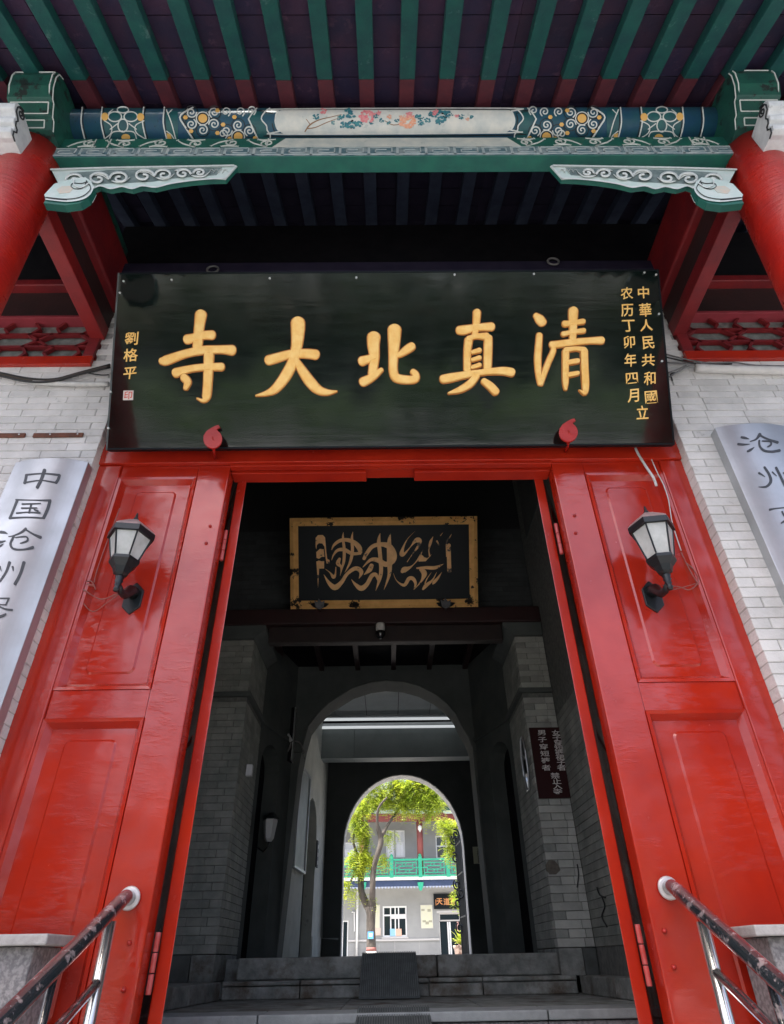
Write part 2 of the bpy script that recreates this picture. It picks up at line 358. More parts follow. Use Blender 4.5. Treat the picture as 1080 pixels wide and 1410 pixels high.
ramp('ramp_mat', 'dark ribbed mat laid as a ramp over the two stone steps into the passage', a.x, b.x, c.x, d.x, 6.06, FZ+.004, 5.72, PZ+.004, 30)
c = AY(490, 1410, 4.05)
ramp('ramp_mat', 'lower ribbed mat laid over the front edge of the stone platform', AY(492, 1394, 4.34).x, AY(592, 1394, 4.34).x, c.x-.02, AY(594, 1410, 4.05).x+.02, 4.42, PZ+.004, 3.95, -.395, 30)

# =================================================================== FRONT BRICK WALL (both sides of the doors)
JL = (AY(140.6, 636, D).x+AY(0, 1048, D).x)/2; JR = (AY(932, 620, D).x+AY(1080, 1017, D).x)/2   # jamb positions
def front_wall(sx, xj, lab):
    t = thing('brick_wall', lab, 'wall', (0, 0, 0))
    xo = xj+sx*1.35; ZB, ZT = .62, 4.66
    # recessed mortar core, and the plain wall that goes on beyond the picture
    zw = AY(60, 507, WY+.01).z if sx < 0 else AY(1000, 499, WY+.01).z; xw = AY(128, 500, WY).x if sx < 0 else AY(942, 492, WY).x
    obj('mortar_core', MB().box(xj+sx*.006, xo, WY+.006, WY+.30, ZB, zw-.004), MORT, t); obj('mortar_core', MB().box(xj+sx*.006, xw-sx*.012, WY+.006, WY+.30, zw-.0035, ZT), MORT, t)
    obj('wall_base', MB().box(xj, xo, WY+.001, WY+.30, ZS, ZB-.002), GBR, t)
    obj('far_wall', MB().box(xo+sx*.002, xo+sx*9, WY, WY+.30, ZS, zw-.006), WBR, t)
    win = lambda x, z: sx*x > sx*xw-.02 and z > zw-.02
    if sx < 0:
        bricks(t, (xo, WY), (1, 0), abs(xo-xj), ZB, ZT, WBR, eodd=.106, hole=lambda u, z: win(xo+u, z))
        bricks(t, (xj, WY), (0, 1), .102, ZB, ZT, WBR, bl=.21, pitch=.066, even=.105, eeven=0, limit=300) if False else None
    else:
        bricks(t, (xj, WY), (1, 0), abs(xo-xj), ZB, ZT, WBR, odd=.106, hole=lambda u, z: win(xj+u, z))
    # header bricks that show on the jamb
    z = ZB; r = 0
    while z+.066 <= ZT:
        if r % 2:
            l = .10; o = bpy.data.objects.new('brick', brick_mesh(.10, .062, .1, WBR)); COL.objects.link(o); o.parent = t
            o.location = (xj+sx*(.05), WY+random.uniform(-.0015, .001), z+.033)
        z += .066; r += 1
    return t
wl = front_wall(-1, JL, 'white painted brick wall on the left of the gate, behind the vertical steel plate')
wr = front_wall(1, JR, 'white painted brick wall on the right of the gate with cables along its top')
# =================================================================== RED DOORS
def mold_ring(mb, x0, x1, z0, z1, y, w_, d_):
    """a mitred frame moulding: outer edge at y, falling to y+d_ at the inner edge"""
    o = [(x0, z0), (x1, z0), (x1, z1), (x0, z1)]; i = [(x0+w_, z0+w_), (x1-w_, z0+w_), (x1-w_, z1-w_), (x0+w_, z1-w_)]; h = [(x0+w_*.4, z0+w_*.4), (x1-w_*.4, z0+w_*.4), (x1-w_*.4, z1-w_*.4), (x0+w_*.4, z1-w_*.4)]
    n = len(mb.v)
    mb.v += [Vector((x, y+.02, z)) for x, z in o]+[Vector((x, y-.007, z)) for x, z in o]+[Vector((x, y-.004, z)) for x, z in h]+[Vector((x, y+d_, z)) for x, z in i]
    for a in range(3):
        for k in range(4): mb.f.append((n+a*4+k, n+a*4+(k+1) % 4, n+a*4+4+(k+1) % 4, n+a*4+4+k))
def round_rect(x0, x1, z0, z1, r, k=4):
    p = []
    for cx, cz, a in ((x1-r, z1-r, 0), (x0+r, z1-r, 90), (x0+r, z0+r, 180), (x1-r, z0+r, 270)):
        for j in range(k+1):
            q = math.radians(a+90*j/k); p.append((cx+r*math.cos(q), cz+r*math.sin(q)))
    return p
ZTOP = 2.80; ZBOT = -.60
def fixed_panel(sx, xj, xi, lab):
    """fixed leaf of the gate between the jamb xj and the opening edge xi"""
    t = thing('door_panel', lab, 'door', (0, 0, 0))
    X = lambda a, b: (min(a, b), max(a, b))
    so_, si = .155, .215                     # stile widths
    def stile(x0, x1, y=D, nm='stile'): return obj(nm, MB().box(*X(x0, x1), y, y+.12, ZBOT, ZTOP), RED, t, bevel=.007)
    stile(xj+sx*.004, xj-sx*so_, D-.012, 'frame_post')
    stile(xi, xi+sx*si)
    a, b = X(xj-sx*(so_+.001), xi+sx*(si+.001))
    zr = [(ZBOT, -.30), (1.06, 1.215), (2.70, ZTOP)]
    for z0, z1 in zr: obj('rail', MB().box(a, b, D+.004, D+.11, z0, z1), RED, t, bevel=.003)
    for z0, z1 in ((-.30, 1.06), (1.215, 2.70)):
        mb = MB(); mold_ring(mb, a, b, z0, z1, D+.004, .045, .034); obj('moulding', mb, RED, t)
        obj('panel', MB().box(a+.01, b-.01, D+.038, D+.06, z0+.01, z1-.01), RED, t)
        rr = round_rect(a+.125, b-.125, z0+.10, z1-.10, .035)
        # raised field with a chamfered rim
        inn = round_rect(a+.137, b-.137, z0+.112, z1-.112, .026); n = len(rr); mb = MB()
        mb.v = [Vector((x, D+.0385, z)) for x, z in rr]+[Vector((x, D+.030, z)) for x, z in inn]
        mb.f = [(k, (k+1) % n, (k+1) % n+n, k+n) for k in range(n)]+[tuple(range(n, 2*n))]
        obj('raised_field', mb, RED, t)
    return t
XL_ = (AY(317.8, 635, D).x+AY(180.4, 1410, D).x)/2; XR_ = (AY(758, 631, D).x+AY(927, 1410, D).x)/2; print('JAMBS', JL, JR, XL_, XR_)
pL = fixed_panel(-1, JL, XL_, 'left fixed red door panel with lantern, lacquer glossy and wrinkled')
pR = fixed_panel(1, JR, XR_, 'right fixed red door panel with lantern and cables hanging over its top')
def bolt(t, px, py, y=D-.002, r=.011):
    p = AY(px, py, y); mb = MB(); k = 8; o = 0
    pr = [(r, 0), (r*.9, -.006), (r*.5, -.011), (.001, -.012)]
    for rr_, yy in pr:
        for j in range(k):
            q = 2*math.pi*j/k; mb.v.append(Vector((p.x+rr_*math.cos(q), p.y+yy, p.z+rr_*math.sin(q))))
    for i in range(3):
        for j in range(k): mb.f.append((i*k+j, i*k+(j+1) % k, (i+1)*k+(j+1) % k, (i+1)*k+j))
    obj('bolt', mb, REDC, t, smooth=True)
for q in ((289.6, 724.5), (284, 748), (178.5, 1298.5), (170.7, 1363)): bolt(pL, *q)
for q in ((791.5, 710), (793, 734), (915, 1282), (928, 1332)): bolt(pR, *q)
# folded-back leaves seen on their edge
def leaf(sx, pts, lab):
    t = thing('door_leaf', lab, 'door', (0, 0, 0))
    Y0 = D+.135; a = (AY(*pts[0], Y0).x+AY(*pts[2], Y0).x)/2; b = (AY(*pts[1], Y0).x+AY(*pts[3], Y0).x)/2
    zt = AY(*pts[0], Y0).z; th = abs(b-a); ang = math.radians(24)*sx
    dv = Vector((math.sin(ang), math.cos(ang), 0)); xin = a if abs(a-.1) < abs(b-.1) else b; xout = a+b-xin
    def slab(nm, s0, s1, z0, z1, ins=0.0):
        p0 = Vector((xin, Y0, 0)); p1 = Vector((xout, Y0+.012, 0)); e = (p1-p0).normalized()*ins
        q = [p0+e+dv*s0, p1-e+dv*s0, p1-e+dv*s1, p0+e+dv*s1]
        if sx < 0: q = [q[1], q[0], q[3], q[2]]
        return obj(nm, MB().hexa([(v.x, v.y, z0) for v in q]+[(v.x, v.y, z1) for v in q]), RED, t, bevel=.005)
    W_ = .86
    slab('stile', 0, .13, ZBOT+.02, zt); slab('stile', W_-.13, W_, ZBOT+.02, zt)
    for z0, z1 in ((ZBOT+.02, -.3), (1.05, 1.2), (zt-.12, zt)): slab('rail', .131, W_-.131, z0, z1, .003)
    for z0, z1 in ((-.299, 1.049), (1.201, zt-.121)): slab('panel', .131, W_-.131, z0, z1, .018)
    return t
lL = leaf(-1, ((328, 658), (340, 663), (201.7, 1410), (223, 1410)), 'left opened red door leaf folded inward, seen on its narrow edge')
lR = leaf(1, ((748, 656), (736, 657), (900, 1410), (878, 1410)), 'right opened red door leaf folded inward, seen on its narrow edge')
def hinge(t, p0, p1, n=3):
    a, b = AY(*p0, D+.115), AY(*p1, D+.115)
    x = (a.x+b.x)/2
    for i in range(n):
        z0 = a.z+(b.z-a.z)*i/n; z1 = a.z+(b.z-a.z)*(i+1)/n
        obj('hinge_knuckle', MB().tube([(x, D+.115, z0-.002), (x, D+.115, z1+.002)], .0125, 10), mat('hinge_paint', (.50, .10, .10), (.42, .04, .03), sc=20, rough=.35), t, smooth=True, bevel=.002)
hinge(pL, (313.7, 730.5), (303, 772)); hinge(pL, (219, 1283), (203.5, 1371))
hinge(pR, (765, 721), (774, 763)); hinge(pR, (876, 1272), (896.5, 1359))
# lintel
t = thing('door_lintel', 'red lacquered lintel beam across the top of the gate, under the black name board', 'lintel')
obj('beam', MB().box(JL-.2, JR+.2, D-.03, D+.16, 2.802, 3.04), RED, t, bevel=.006)
obj('lip', MB().box(XL_+.002, XR_-.002, D-.018, D+.03, 2.776, 2.80), RED, t, bevel=.004)
for x0, x1 in ((XL_+.002, AY(505, 650, D+.13).x), (AY(570, 650, D+.13).x, XR_-.002)):
    obj('stop_strip', MB().box(x0, x1, D+.05, D+.15, 2.765, 2.80), RED, t, bevel=.003)
obj('upper_wall', MB().box(JL-.3, JR+.3, D+.01, D+.2, 3.042, 5.5), mat('dark_red_boarding', (.05, .008, .008), (.03, .006, .007), sc=4, rough=.5), t)

# =================================================================== GATE HALL INTERIOR
hw = thing('hall_side_wall', 'dark grey brick side wall of the gate hall behind the right door leaf', 'wall')
XP, XQ = AY(769.6, 1312, 6.1).x, AY(297, 1314, 6.1).x      # inner faces of right and left pier
XS = AY(822, 1312, 6.1).x                                   # right hall side wall
obj('mortar_core', MB().box(XS+.006, XS+.3, 3.52, 6.9, -.62, 5.5), GMO, hw)
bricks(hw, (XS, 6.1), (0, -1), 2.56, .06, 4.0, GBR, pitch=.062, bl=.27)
obj('upper_plaster', MB().box(XS-.001, XS+.3, 3.52, 6.1, 4.005, 5.5), GPL, hw)
hw2 = thing('hall_side_wall', 'dark grey brick side wall of the gate hall hidden behind the left door leaf', 'wall')
obj('mortar_core', MB().box(-2.1, -1.806, 3.52, 6.9, -.62, 5.5), GMO, hw2)
bricks(hw2, (-1.8, 3.52), (0, 1), 2.56, .06, 4.0, GBR, pitch=.062, bl=.27)
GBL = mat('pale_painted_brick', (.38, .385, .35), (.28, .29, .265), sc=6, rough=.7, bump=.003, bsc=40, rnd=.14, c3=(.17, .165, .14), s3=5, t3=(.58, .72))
def pier(sx, xi, xo, lab):
    t = thing('brick_pier', lab, 'pier')
    Yp = 6.1; dp = .85; w_ = abs(xo-xi)
    zc = 2.77
    obj('mortar_core', MB().box(xi+sx*.006, xo, Yp+.006, Yp+dp, .06, zc), GMO, t)
    for z0, z1, ins in ((PZ+.11, .056, .0),):
        obj('base_stone', MB().box(xi, xi+sx*.19, Yp-.004, Yp+dp, z0, z1), STONE, t, bevel=.006)
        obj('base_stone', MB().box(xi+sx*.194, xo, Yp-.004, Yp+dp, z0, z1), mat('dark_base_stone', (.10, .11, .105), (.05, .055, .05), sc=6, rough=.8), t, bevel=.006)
    zm = 2.15
    for za, zb in ((.06, zm), (zm+.05, zc)):
        if sx > 0:
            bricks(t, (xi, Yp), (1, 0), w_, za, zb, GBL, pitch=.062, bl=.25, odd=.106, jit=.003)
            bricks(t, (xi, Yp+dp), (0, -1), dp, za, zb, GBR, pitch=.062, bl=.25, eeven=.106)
        else:
            bricks(t, (xo, Yp), (1, 0), w_, za, zb, GBR, pitch=.062, bl=.25, eodd=.106)
            bricks(t, (xi, Yp), (0, 1), dp, za, zb, GBR, pitch=.062, bl=.25, even=.106)
    obj('string_course', MB().box(xi-sx*.035, xo, Yp-.035, Yp+dp, zm+.001, zm+.048), GPL, t, bevel=.006)
    c = MB(); prof = [(0, 0), (.02, .03), (.07, .07), (.11, .10), (.11, .15), (0, .15)]
    c.prism([(-sx*u, v) for u, v in prof] if sx > 0 else [(u, v) for u, v in prof], lambda u, v: (xi+u, Yp-.02, zc+v), (0, dp, 0)); obj('corbel_cap', c, GPL, t)
    obj('cap_block', MB().box(xi+sx*.001, xo, Yp-.018, Yp+dp, zc+.001, zc+.149), GPL, t)
    return t
pr = pier(1, XP, XS-.003, 'right grey brick pier in the gate hall carrying the dark red dress-code notice')
pl = pier(-1, XQ, -1.8, 'left grey brick pier in the gate hall beside the left door leaf')
ZC = 2.92
# beam on the piers
t = thing('hall_beam', 'dark maroon timber beam across the gate hall under the gilt plaque', 'beam')
obj('beam', MB().box(-1.8, XS, 6.06, 6.5, ZC+.001, 3.10), MAROON, t, bevel=.01)
obj('lower_beam', MB().box(AY(373, 870, 6.2).x, AY(690, 870, 6.2).x, 6.12, 6.22, 2.735, ZC-.001), mat('brown_beam', (.028, .018, .016), (.018, .012, .012), sc=8, rough=.6, bump=.003), t, bevel=.008)
# dark brick wall above the beam
t = thing('upper_brick_wall', 'almost black brick wall above the beam, behind the gilt plaque', 'wall')
obj('mortar_core', MB().box(-1.8, XS, 6.306, 6.7, 3.101, 5.2), mat('black_mortar', (.02, .022, .022)), t)
bricks(t, (-1.8, 6.30), (1, 0), XS+1.8, 3.102, 4.3, DARKB, pitch=.062, bl=.25, limit=290)
struct('hall_ceiling', MB().box(-2.2, 2.6, 3.5, 6.7, 5.2, 5.35), DARKW)
# ceiling between beam and the first arch, with rafters
cl = struct('passage_ceiling', MB().box(-2.2, 2.4, 6.7, 7.84, 3.16, 3.3), DARKW)
for i in range(7):
    x = -1.35+i*.47
    struct('rafter', MB().box(x, x+.06, 6.72, 7.82, 3.09, 3.158), MAROON, cl)
# splayed side walls with an arched dark doorway each, between piers and first arch
def arch_poly(x0, x1, zb, zt, openings):
    """wall outline as one polygon with openings notched from its foot; each opening a list of (x, z) from left foot over to right foot"""
    p = [(x0, zb)]
    for o in openings: p += o
    p += [(x1, zb), (x1, zt), (x0, zt)]
    return p
def arc(x0, x1, zb, zs, k=10, rise=None):
    c, r = (x0+x1)/2, (x1-x0)/2; rise = rise or r
    return [(x0, zb)]+[(c-r*math.cos(math.pi*i/k), zs+rise*math.sin(math.pi*i/k)) for i in range(k+1)]+[(x1, zb)]
YA = 7.84
for sx, xa, xb, lab in ((1, XP, AY(680, 1312, YA).x, 'right splayed side wall of the passage with a narrow dark arched doorway'), (-1, XQ, AY(381, 1316, YA).x, 'left splayed side wall of the passage with a narrow dark arched doorway')):
    t = thing('splay_wall', lab, 'wall')
    p0 = Vector((xa, 6.955, 0)); p1 = Vector((xb, YA-.002, 0)); L_ = (p1-p0).length; e = (p1-p0).normalized(); nb = Vector((sx*e.y, -sx*e.x, 0))*.18
    if nb.x*sx < 0: nb = -nb
    pts = arch_poly(0, L_, FZ, 3.155, [arc(.08, .58, FZ, 1.75, 8)])
    obj('wall_face', MB().prism(pts, lambda u, v: p0+e*u+Vector((0, 0, v)), nb), GPL, t)
    obj('string_course', MB().hexa([tuple(p0+e*.0-nb*.15+Vector((0, 0, 2.151))), tuple(p0+e*L_*.98-nb*.15+Vector((0, 0, 2.151))), tuple(p0+e*L_*.98+Vector((0, 0, 2.151))), tuple(p0+Vector((0, 0, 2.151))),
        tuple(p0-nb*.15+Vector((0, 0, 2.2))), tuple(p0+e*L_*.98-nb*.15+Vector((0, 0, 2.2))), tuple(p0+e*L_*.98+Vector((0, 0, 2.2))), tuple(p0+Vector((0, 0, 2.2)))]), GPL, t)
    q0 = p0+nb*1.02+e*.05; q1 = p0+nb*1.02+e*.61
    obj('door', MB().hexa([tuple(q0+Vector((0, 0, FZ))), tuple(q1+Vector((0, 0, FZ))), tuple(q1+nb*.2+Vector((0, 0, FZ))), tuple(q0+nb*.2+Vector((0, 0, FZ))), tuple(q0+Vector((0, 0, 2.05))), tuple(q1+Vector((0, 0, 2.05))), tuple(q1+nb*.2+Vector((0, 0, 2.05))), tuple(q0+nb*.2+Vector((0, 0, 2.05)))]), DARKW, t)
# first arch wall
apx = [(381, 1316), (396, 1190), (411, 1060), (418, 1025), (425, 1000), (437, 984), (453, 968), (485, 948), (510, 940), (531.5, 937), (556, 939), (578, 945), (600, 956), (615, 968), (628, 983), (636, 1000), (645, 1015), (651, 1030), (664, 1160), (680, 1314)]
ap = [AY(px, py, YA) for px, py in apx]; ap = [(v.x, v.z) for v in ap]; ap[0] = (ap[0][0], FZ-.03); ap[-1] = (ap[-1][0], FZ-.03)
t = thing('arch_wall', 'grey plastered wall with the first, wider arch of the passage', 'wall')
obj('wall_face', MB().prism(arch_poly(-2.4, 2.6, FZ-.03, 3.9, [ap]), lambda u, v: (u, YA, v), (0, .40, 0)), GPL, t)
cx = sum(p[0] for p in ap)/len(ap)
ring = [p for p in ap if p[1] > 1.9]
mb = MB(); n = len(ring); oc = [((p[0]-.07)*1.13+.07, 2.0+(p[1]-2.0)*1.155) for p in ring]; hf = [((p[0]-.07)*1.01+.07, 2.0+(p[1]-2.0)*1.01) for p in ring]
for a in (hf, oc):
    mb.v += [Vector((x, YA-.022, z)) for x, z in a]
mb.v += [Vector((x, YA, z)) for x, z in oc]+[Vector((x, YA, z)) for x, z in hf]
for i in range(n-1): mb.f += [(i, i+1, n+i+1, n+i), (n+i, n+i+1, 2*n+i+1, 2*n+i), (3*n+i, 3*n+i+1, i+1, i)]
obj('archivolt', mb, GPL, t)
for sx, x in ((-1, ring[0][0]), (1, ring[-1][0])):
    obj('impost', MB().box(x, x+sx*.24, YA-.035, YA+.3, ring[0][1]-.10 if sx < 0 else ring[-1][1]-.05, ring[0][1]-.02 if sx < 0 else ring[-1][1]+.02), GPL, t)
# bay behind it: tiled ceiling, beam, side walls
YB = 8.24; XBL, XBR = -1.33, 1.62
t = struct('bay_ceiling', MB().box(XBL-.2, XBR+.2, YB, 10.36, 3.325, 3.5), DARKW)
CT = mat('ceiling_tile', (.62, .65, .65), (.55, .58, .58), sc=5, rough=.8, rnd=.03)
gx = XBL-.05; gy = YB+.02
for i in range(6):
    for j in range(4):
        x0, y0 = gx+i*.52, gy+j*.53
        if x0 < XBR: struct('ceiling_tile', MB().box(x0+.005, x0+.515, y0+.005, y0+.525, 3.30, 3.322), CT, t)
t = thing('passage_crossbeam', 'flat grey plastered cross beam below the tiled ceiling, behind two tube lamps', 'beam')
zb1 = AY(548, 1043, 10.36).z; zt1 = AY(548, 1006, 10.36).z
xm = AY(488, 1025, 10.36).x
BEAMP = mat('crossbeam_plaster', (.24, .27, .27), (.20, .225, .225), sc=3, rough=.7)
obj('fascia_panel', MB().box(XBL, xm-.003, 10.36, 10.62, zb1, zt1+.12), BEAMP, t); obj('fascia_panel', MB().box(xm+.003, XBR+.1, 10.36, 10.62, zb1, zt1+.12), BEAMP, t)
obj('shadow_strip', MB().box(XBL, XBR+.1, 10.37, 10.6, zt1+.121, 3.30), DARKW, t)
TUBEL = mat('tube_light', (.9, .92, .92), rough=.2, emis=(.92, .97, 1, .16))
for k, (py, y, lab) in enumerate(((990, 10.12, 'upper of two long white ceiling tube lamps in the passage'), (1001, 10.25, 'lower of two long white ceiling tube lamps in the passage'))):
    a = AY(440+k*4, py+1, y); b = AY(632, py-1, y); tt = thing('tube_lamp', lab, 'lamp', group='ceiling tube lamps in the passage')
    obj('tube', MB().tube([a, b], .022, 12), TUBEL, tt, smooth=True); obj('housing', MB().box(a.x, b.x, y-.02, y+.05, a.z+.026, a.z+.06), STEEL, tt)
t = thing('bay_side_wall', 'pale grey plastered left wall of the bay with a notice board and arched door', 'wall')
e0, e1 = YB+.002, 11.18
BA = Vector((AY(387, 1300, e0).x, e0, 0)); BB = Vector((AY(442, 1290, e1).x, e1, 0)); BE = (BB-BA).normalized(); BN = Vector((BE.y, -BE.x, 0)); BL_ = (BB-BA).length
def AB(px, py): p = APL(px, py, BA, BN); return ((p-BA).dot(BE), p.z)          # pixel -> (along the wall, height)
PBW = lambda u, v, h=0.0: BA+BE*u+BN*h+Vector((0, 0, v))
def bbox(u0, u1, v0, v1, h0, h1): return MB().hexa([PBW(u0, v0, h1), PBW(u1, v0, h1), PBW(u1, v0, h0), PBW(u0, v0, h0), PBW(u0, v1, h1), PBW(u1, v1, h1), PBW(u1, v1, h0), PBW(u0, v1, h0)])
ua, ub = AB(418, 1200)[0], AB(433.5, 1200)[0]; vd = AB(427, 1093)[1]
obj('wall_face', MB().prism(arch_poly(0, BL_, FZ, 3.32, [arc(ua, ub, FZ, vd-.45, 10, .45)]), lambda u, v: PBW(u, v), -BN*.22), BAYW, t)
obj('door', bbox(ua-.1, ub+.2, FZ, 2.4, -.20, -.15), DARKW, t)
obj('baseboard', bbox(ub+.03, BL_-.02, FZ+.001, FZ+.25, 0, .012), BAYW, t, bevel=.002)
t2 = thing('bay_side_wall', 'shadowed right wall of the bay seen through the first arch', 'wall')
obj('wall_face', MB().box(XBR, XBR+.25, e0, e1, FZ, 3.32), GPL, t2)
# notice board on left wall
a, b, c, d = AB(411.6, 1052.6), AB(424.3, 1071.7), AB(398.8, 1193), AB(415.4, 1204)
u0, u1, z0, z1 = (a[0]+c[0])/2, (b[0]+d[0])/2, (c[1]+d[1])/2, (a[1]+b[1])/2
t = thing('notice_board', 'framed pale notice board hanging on the left wall beyond the first arch', 'notice board')
NB = mat('board_paper', (.50, .55, .53), (.40, .45, .44), sc=6, rough=.5)
obj('board', bbox(u0+.02, u1-.02, z0+.02, z1-.02, .002, .03), NB, t)
for q in ((u0, u1, z0, z0+.03), (u0, u1, z1-.03, z1), (u0, u0+.03, z0+.031, z1-.031), (u1-.03, u1, z0+.031, z1-.031)):
    obj('frame', bbox(q[0], q[1], q[2], q[3], .002, .05), STEEL, t)
# second arch wall to the courtyard
YF = 11.2
c0, c1 = AY(468, 1315, YF).x, AY(651, 1314, YF).x; zt2 = AY(560, 1066, YF).z; zs2 = AY(470, 1165, YF).z
t = thing('arch_wall', 'dark wall with the small far arch opening onto the sunny courtyard', 'wall')
op = arc(c0, c1, FZ-.03, zs2, 20, zt2-zs2)
obj('wall_face', MB().prism(arch_poly(-2.2, 2.6, FZ-.03, 3.9, [op]), lambda u, v: (u, YF, v), (0, .27, 0)), mat('dark_plaster', (.07, .075, .075), (.05, .055, .055), sc=3, rough=.8), t)
mb = MB(); n = len(op); inn = [((p[0]-(c0+c1)/2)*.985+(c0+c1)/2, FZ+(p[1]-FZ)*.993) for p in op]
inn2 = [((p[0]-(c0+c1)/2)*.999+(c0+c1)/2, FZ+(p[1]-FZ)*.9995) for p in op]
mb.v = [Vector((x, YF-.004, z)) for x, z in inn2]+[Vector((x, YF-.004, z)) for x, z in inn]+[Vector((x, YF+.29, z)) for x, z in inn]
for i in range(n-1): mb.f += [(i, i+1, n+i+1, n+i), (n+i, n+i+1, 2*n+i+1, 2*n+i)]
obj('arch_lining', mb, mat('white_lining', (.55, .54, .52), (.45, .44, .42), sc=5, rough=.6), t)
# conduit on the far wall's left
cp = MB().tube([AY(447, 1040, YF-.03), AY(443, 1292, YF-.03), AY(466, 1293, YF-.03)], .013, 8)
tag(obj('conduit_pipe', cp, mat('pipe_grey', (.35, .37, .37), rough=.5), smooth=True), 'thin grey conduit running down the dark wall left of the far arch', 'pipe')
# solid masses round the passage so that no daylight leaks in
st = struct('gatehouse_mass', MB().box(-9, -2.4, 3.52, 11.4, ZS, 5.3), DARKW)
struct('gatehouse_mass', MB().box(2.62, 9, 3.52, 11.4, ZS, 5.3), DARKW)
struct('gatehouse_mass', MB().box(-2.39, 2.61, 3.52, 11.47, 5.352, 5.5), DARKW)
struct('gatehouse_mass', MB().box(-2.39, 2.61, 7.0, 11.19, 3.9, 4.0), DARKW)
struct('gatehouse_mass', MB().box(XBR+.26, 2.6, 8.25, 11.19, -.1, 3.9), DARKW)
struct('gatehouse_mass', MB().box(-2.38, -2.15, 3.52, 7.83, -.6, 5.3), DARKW)
struct('gatehouse_mass', MB().box(-2.38, -2.1, 7.84, 11.19, -.1, 3.9), DARKW)
struct('gatehouse_mass', MB().box(-2.38, 2.6, 11.48, 11.49, 3.0, 5.3), DARKW)
# =================================================================== PORCH: columns, painted beam, rafters
CYc = 2.06
def column(sx, edge, lab):
    t = thing('porch_column', lab, 'column', (0, 0, 0))
    (p1, p2) = edge; a = AY(*p1, CYc); b = AY(*p2, CYc)
    r1, r2 = .175, .205
    k = lambda z: (z-a.z)/(b.z-a.z)
    path = []; rr = []
    for z in (-.62, 1, 2, 3, 3.6, 4.2, 4.548):
        f = k(z); xe = a.x+(b.x-a.x)*min(f, 1.4); r = r1+(r2-r1)*min(f, 1.4); path.append((xe+sx*r, CYc, z)); rr.append(r)
    obj('shaft', MB().tube(path, rr, 40), REDC, t, smooth=True)
    obj('plinth_drum', MB().lathe([(.30, 0), (.36, .06), (.34, .13), (.26, .16)], (path[0][0], CYc, -.76), 28), GRANC, t, smooth=True)
    return path[-1][0]
cxl = column(-1, ((100, 195), (0, 400)), 'red lacquered round column left of the gate, under the green beam head')
cxr = column(1, ((985, 195), (1080, 390)), 'red lacquered round column right of the gate, under the green beam head')
# --- painted purlin and beam between the columns
PY, PZc, PR = 2.04, 4.95, .13
def PC(px, py, h=0.0):
    r = ray(px, py); a = r.y*r.y+r.z*r.z; b = -2*(r.y*PY+r.z*PZc); c = PY*PY+PZc*PZc-(PR+h)**2
    dsc = b*b-4*a*c
    if dsc < 0: return r*(-b/(2*a))
    return r*((-b-math.sqrt(dsc))/(2*a))
BY0, BY1, BZ0, BZ1 = 1.99, 2.10, 4.42, 4.69
t = thing('painted_beam', 'blue and green painted beam with round purlin, white flower panel and key pattern, over the porch', 'beam')
bx0, bx1 = cxl+.17, cxr-.17
obj('purlin', MB().tube([(cxl-1.5, PY, PZc), (cxr+1.5, PY, PZc)], PR, 48), BLU, t, smooth=True)
obj('tie_board', MB().box(bx0-.25, bx1+.25, BY0, BY1, BZ0, BZ1), GRN, t, bevel=.004)
obj('tie_board', MB().box(cxr+.15, cxr+1.6, BY0, BY1, BZ0, BZ1), GRN, t, bevel=.004)
obj('tie_board', MB().box(cxl-1.6, cxl-.15, BY0, BY1, BZ0, BZ1), GRN, t, bevel=.004)
obj('pad_board', MB().box(bx0-.2, bx1+.2, 2.05, 2.09, BZ1, 4.86), DTEAL, t)
FB = lambda x, z, h=0.0: Vector((x, BY0-.001-h, z))
# grey lower band with the raised key pattern
obj('key_band', MB().prism([(bx0-.1, BZ0+.006), (bx1+.1, BZ0+.006), (bx1+.1, BZ0+.125), (bx0-.1, BZ0+.125)], lambda u, v: FB(u, v, .003), (0, .003, 0)), GRYB, t)
mb = MB(); x = bx0-.02; zz = BZ0; U = .196
while x < bx1:
    s = U*.96
    for pth in ([(x, zz+.018), (x, zz+.113), (x+s*.82, zz+.113), (x+s*.82, zz+.043), (x+s*.22, zz+.043), (x+s*.22, zz+.083), (x+s*.6, zz+.083)], [(x, zz+.018), (x+s, zz+.018), (x+s, zz+.113)]):
        for (a, b), (c, d) in zip(pth, pth[1:]):
            w2 = .0045; mb.prism([(min(a, c)-w2, min(b, d)-w2), (max(a, c)+w2, min(b, d)-w2), (max(a, c)+w2, max(b, d)+w2), (min(a, c)-w2, max(b, d)+w2)], lambda u, v: FB(u, v, .0055), (0, .0035, 0))
    x += U
obj('key_pattern', mb, mat('key_line', (.50, .54, .54), (.30, .38, .40), sc=14, rough=.6), t)
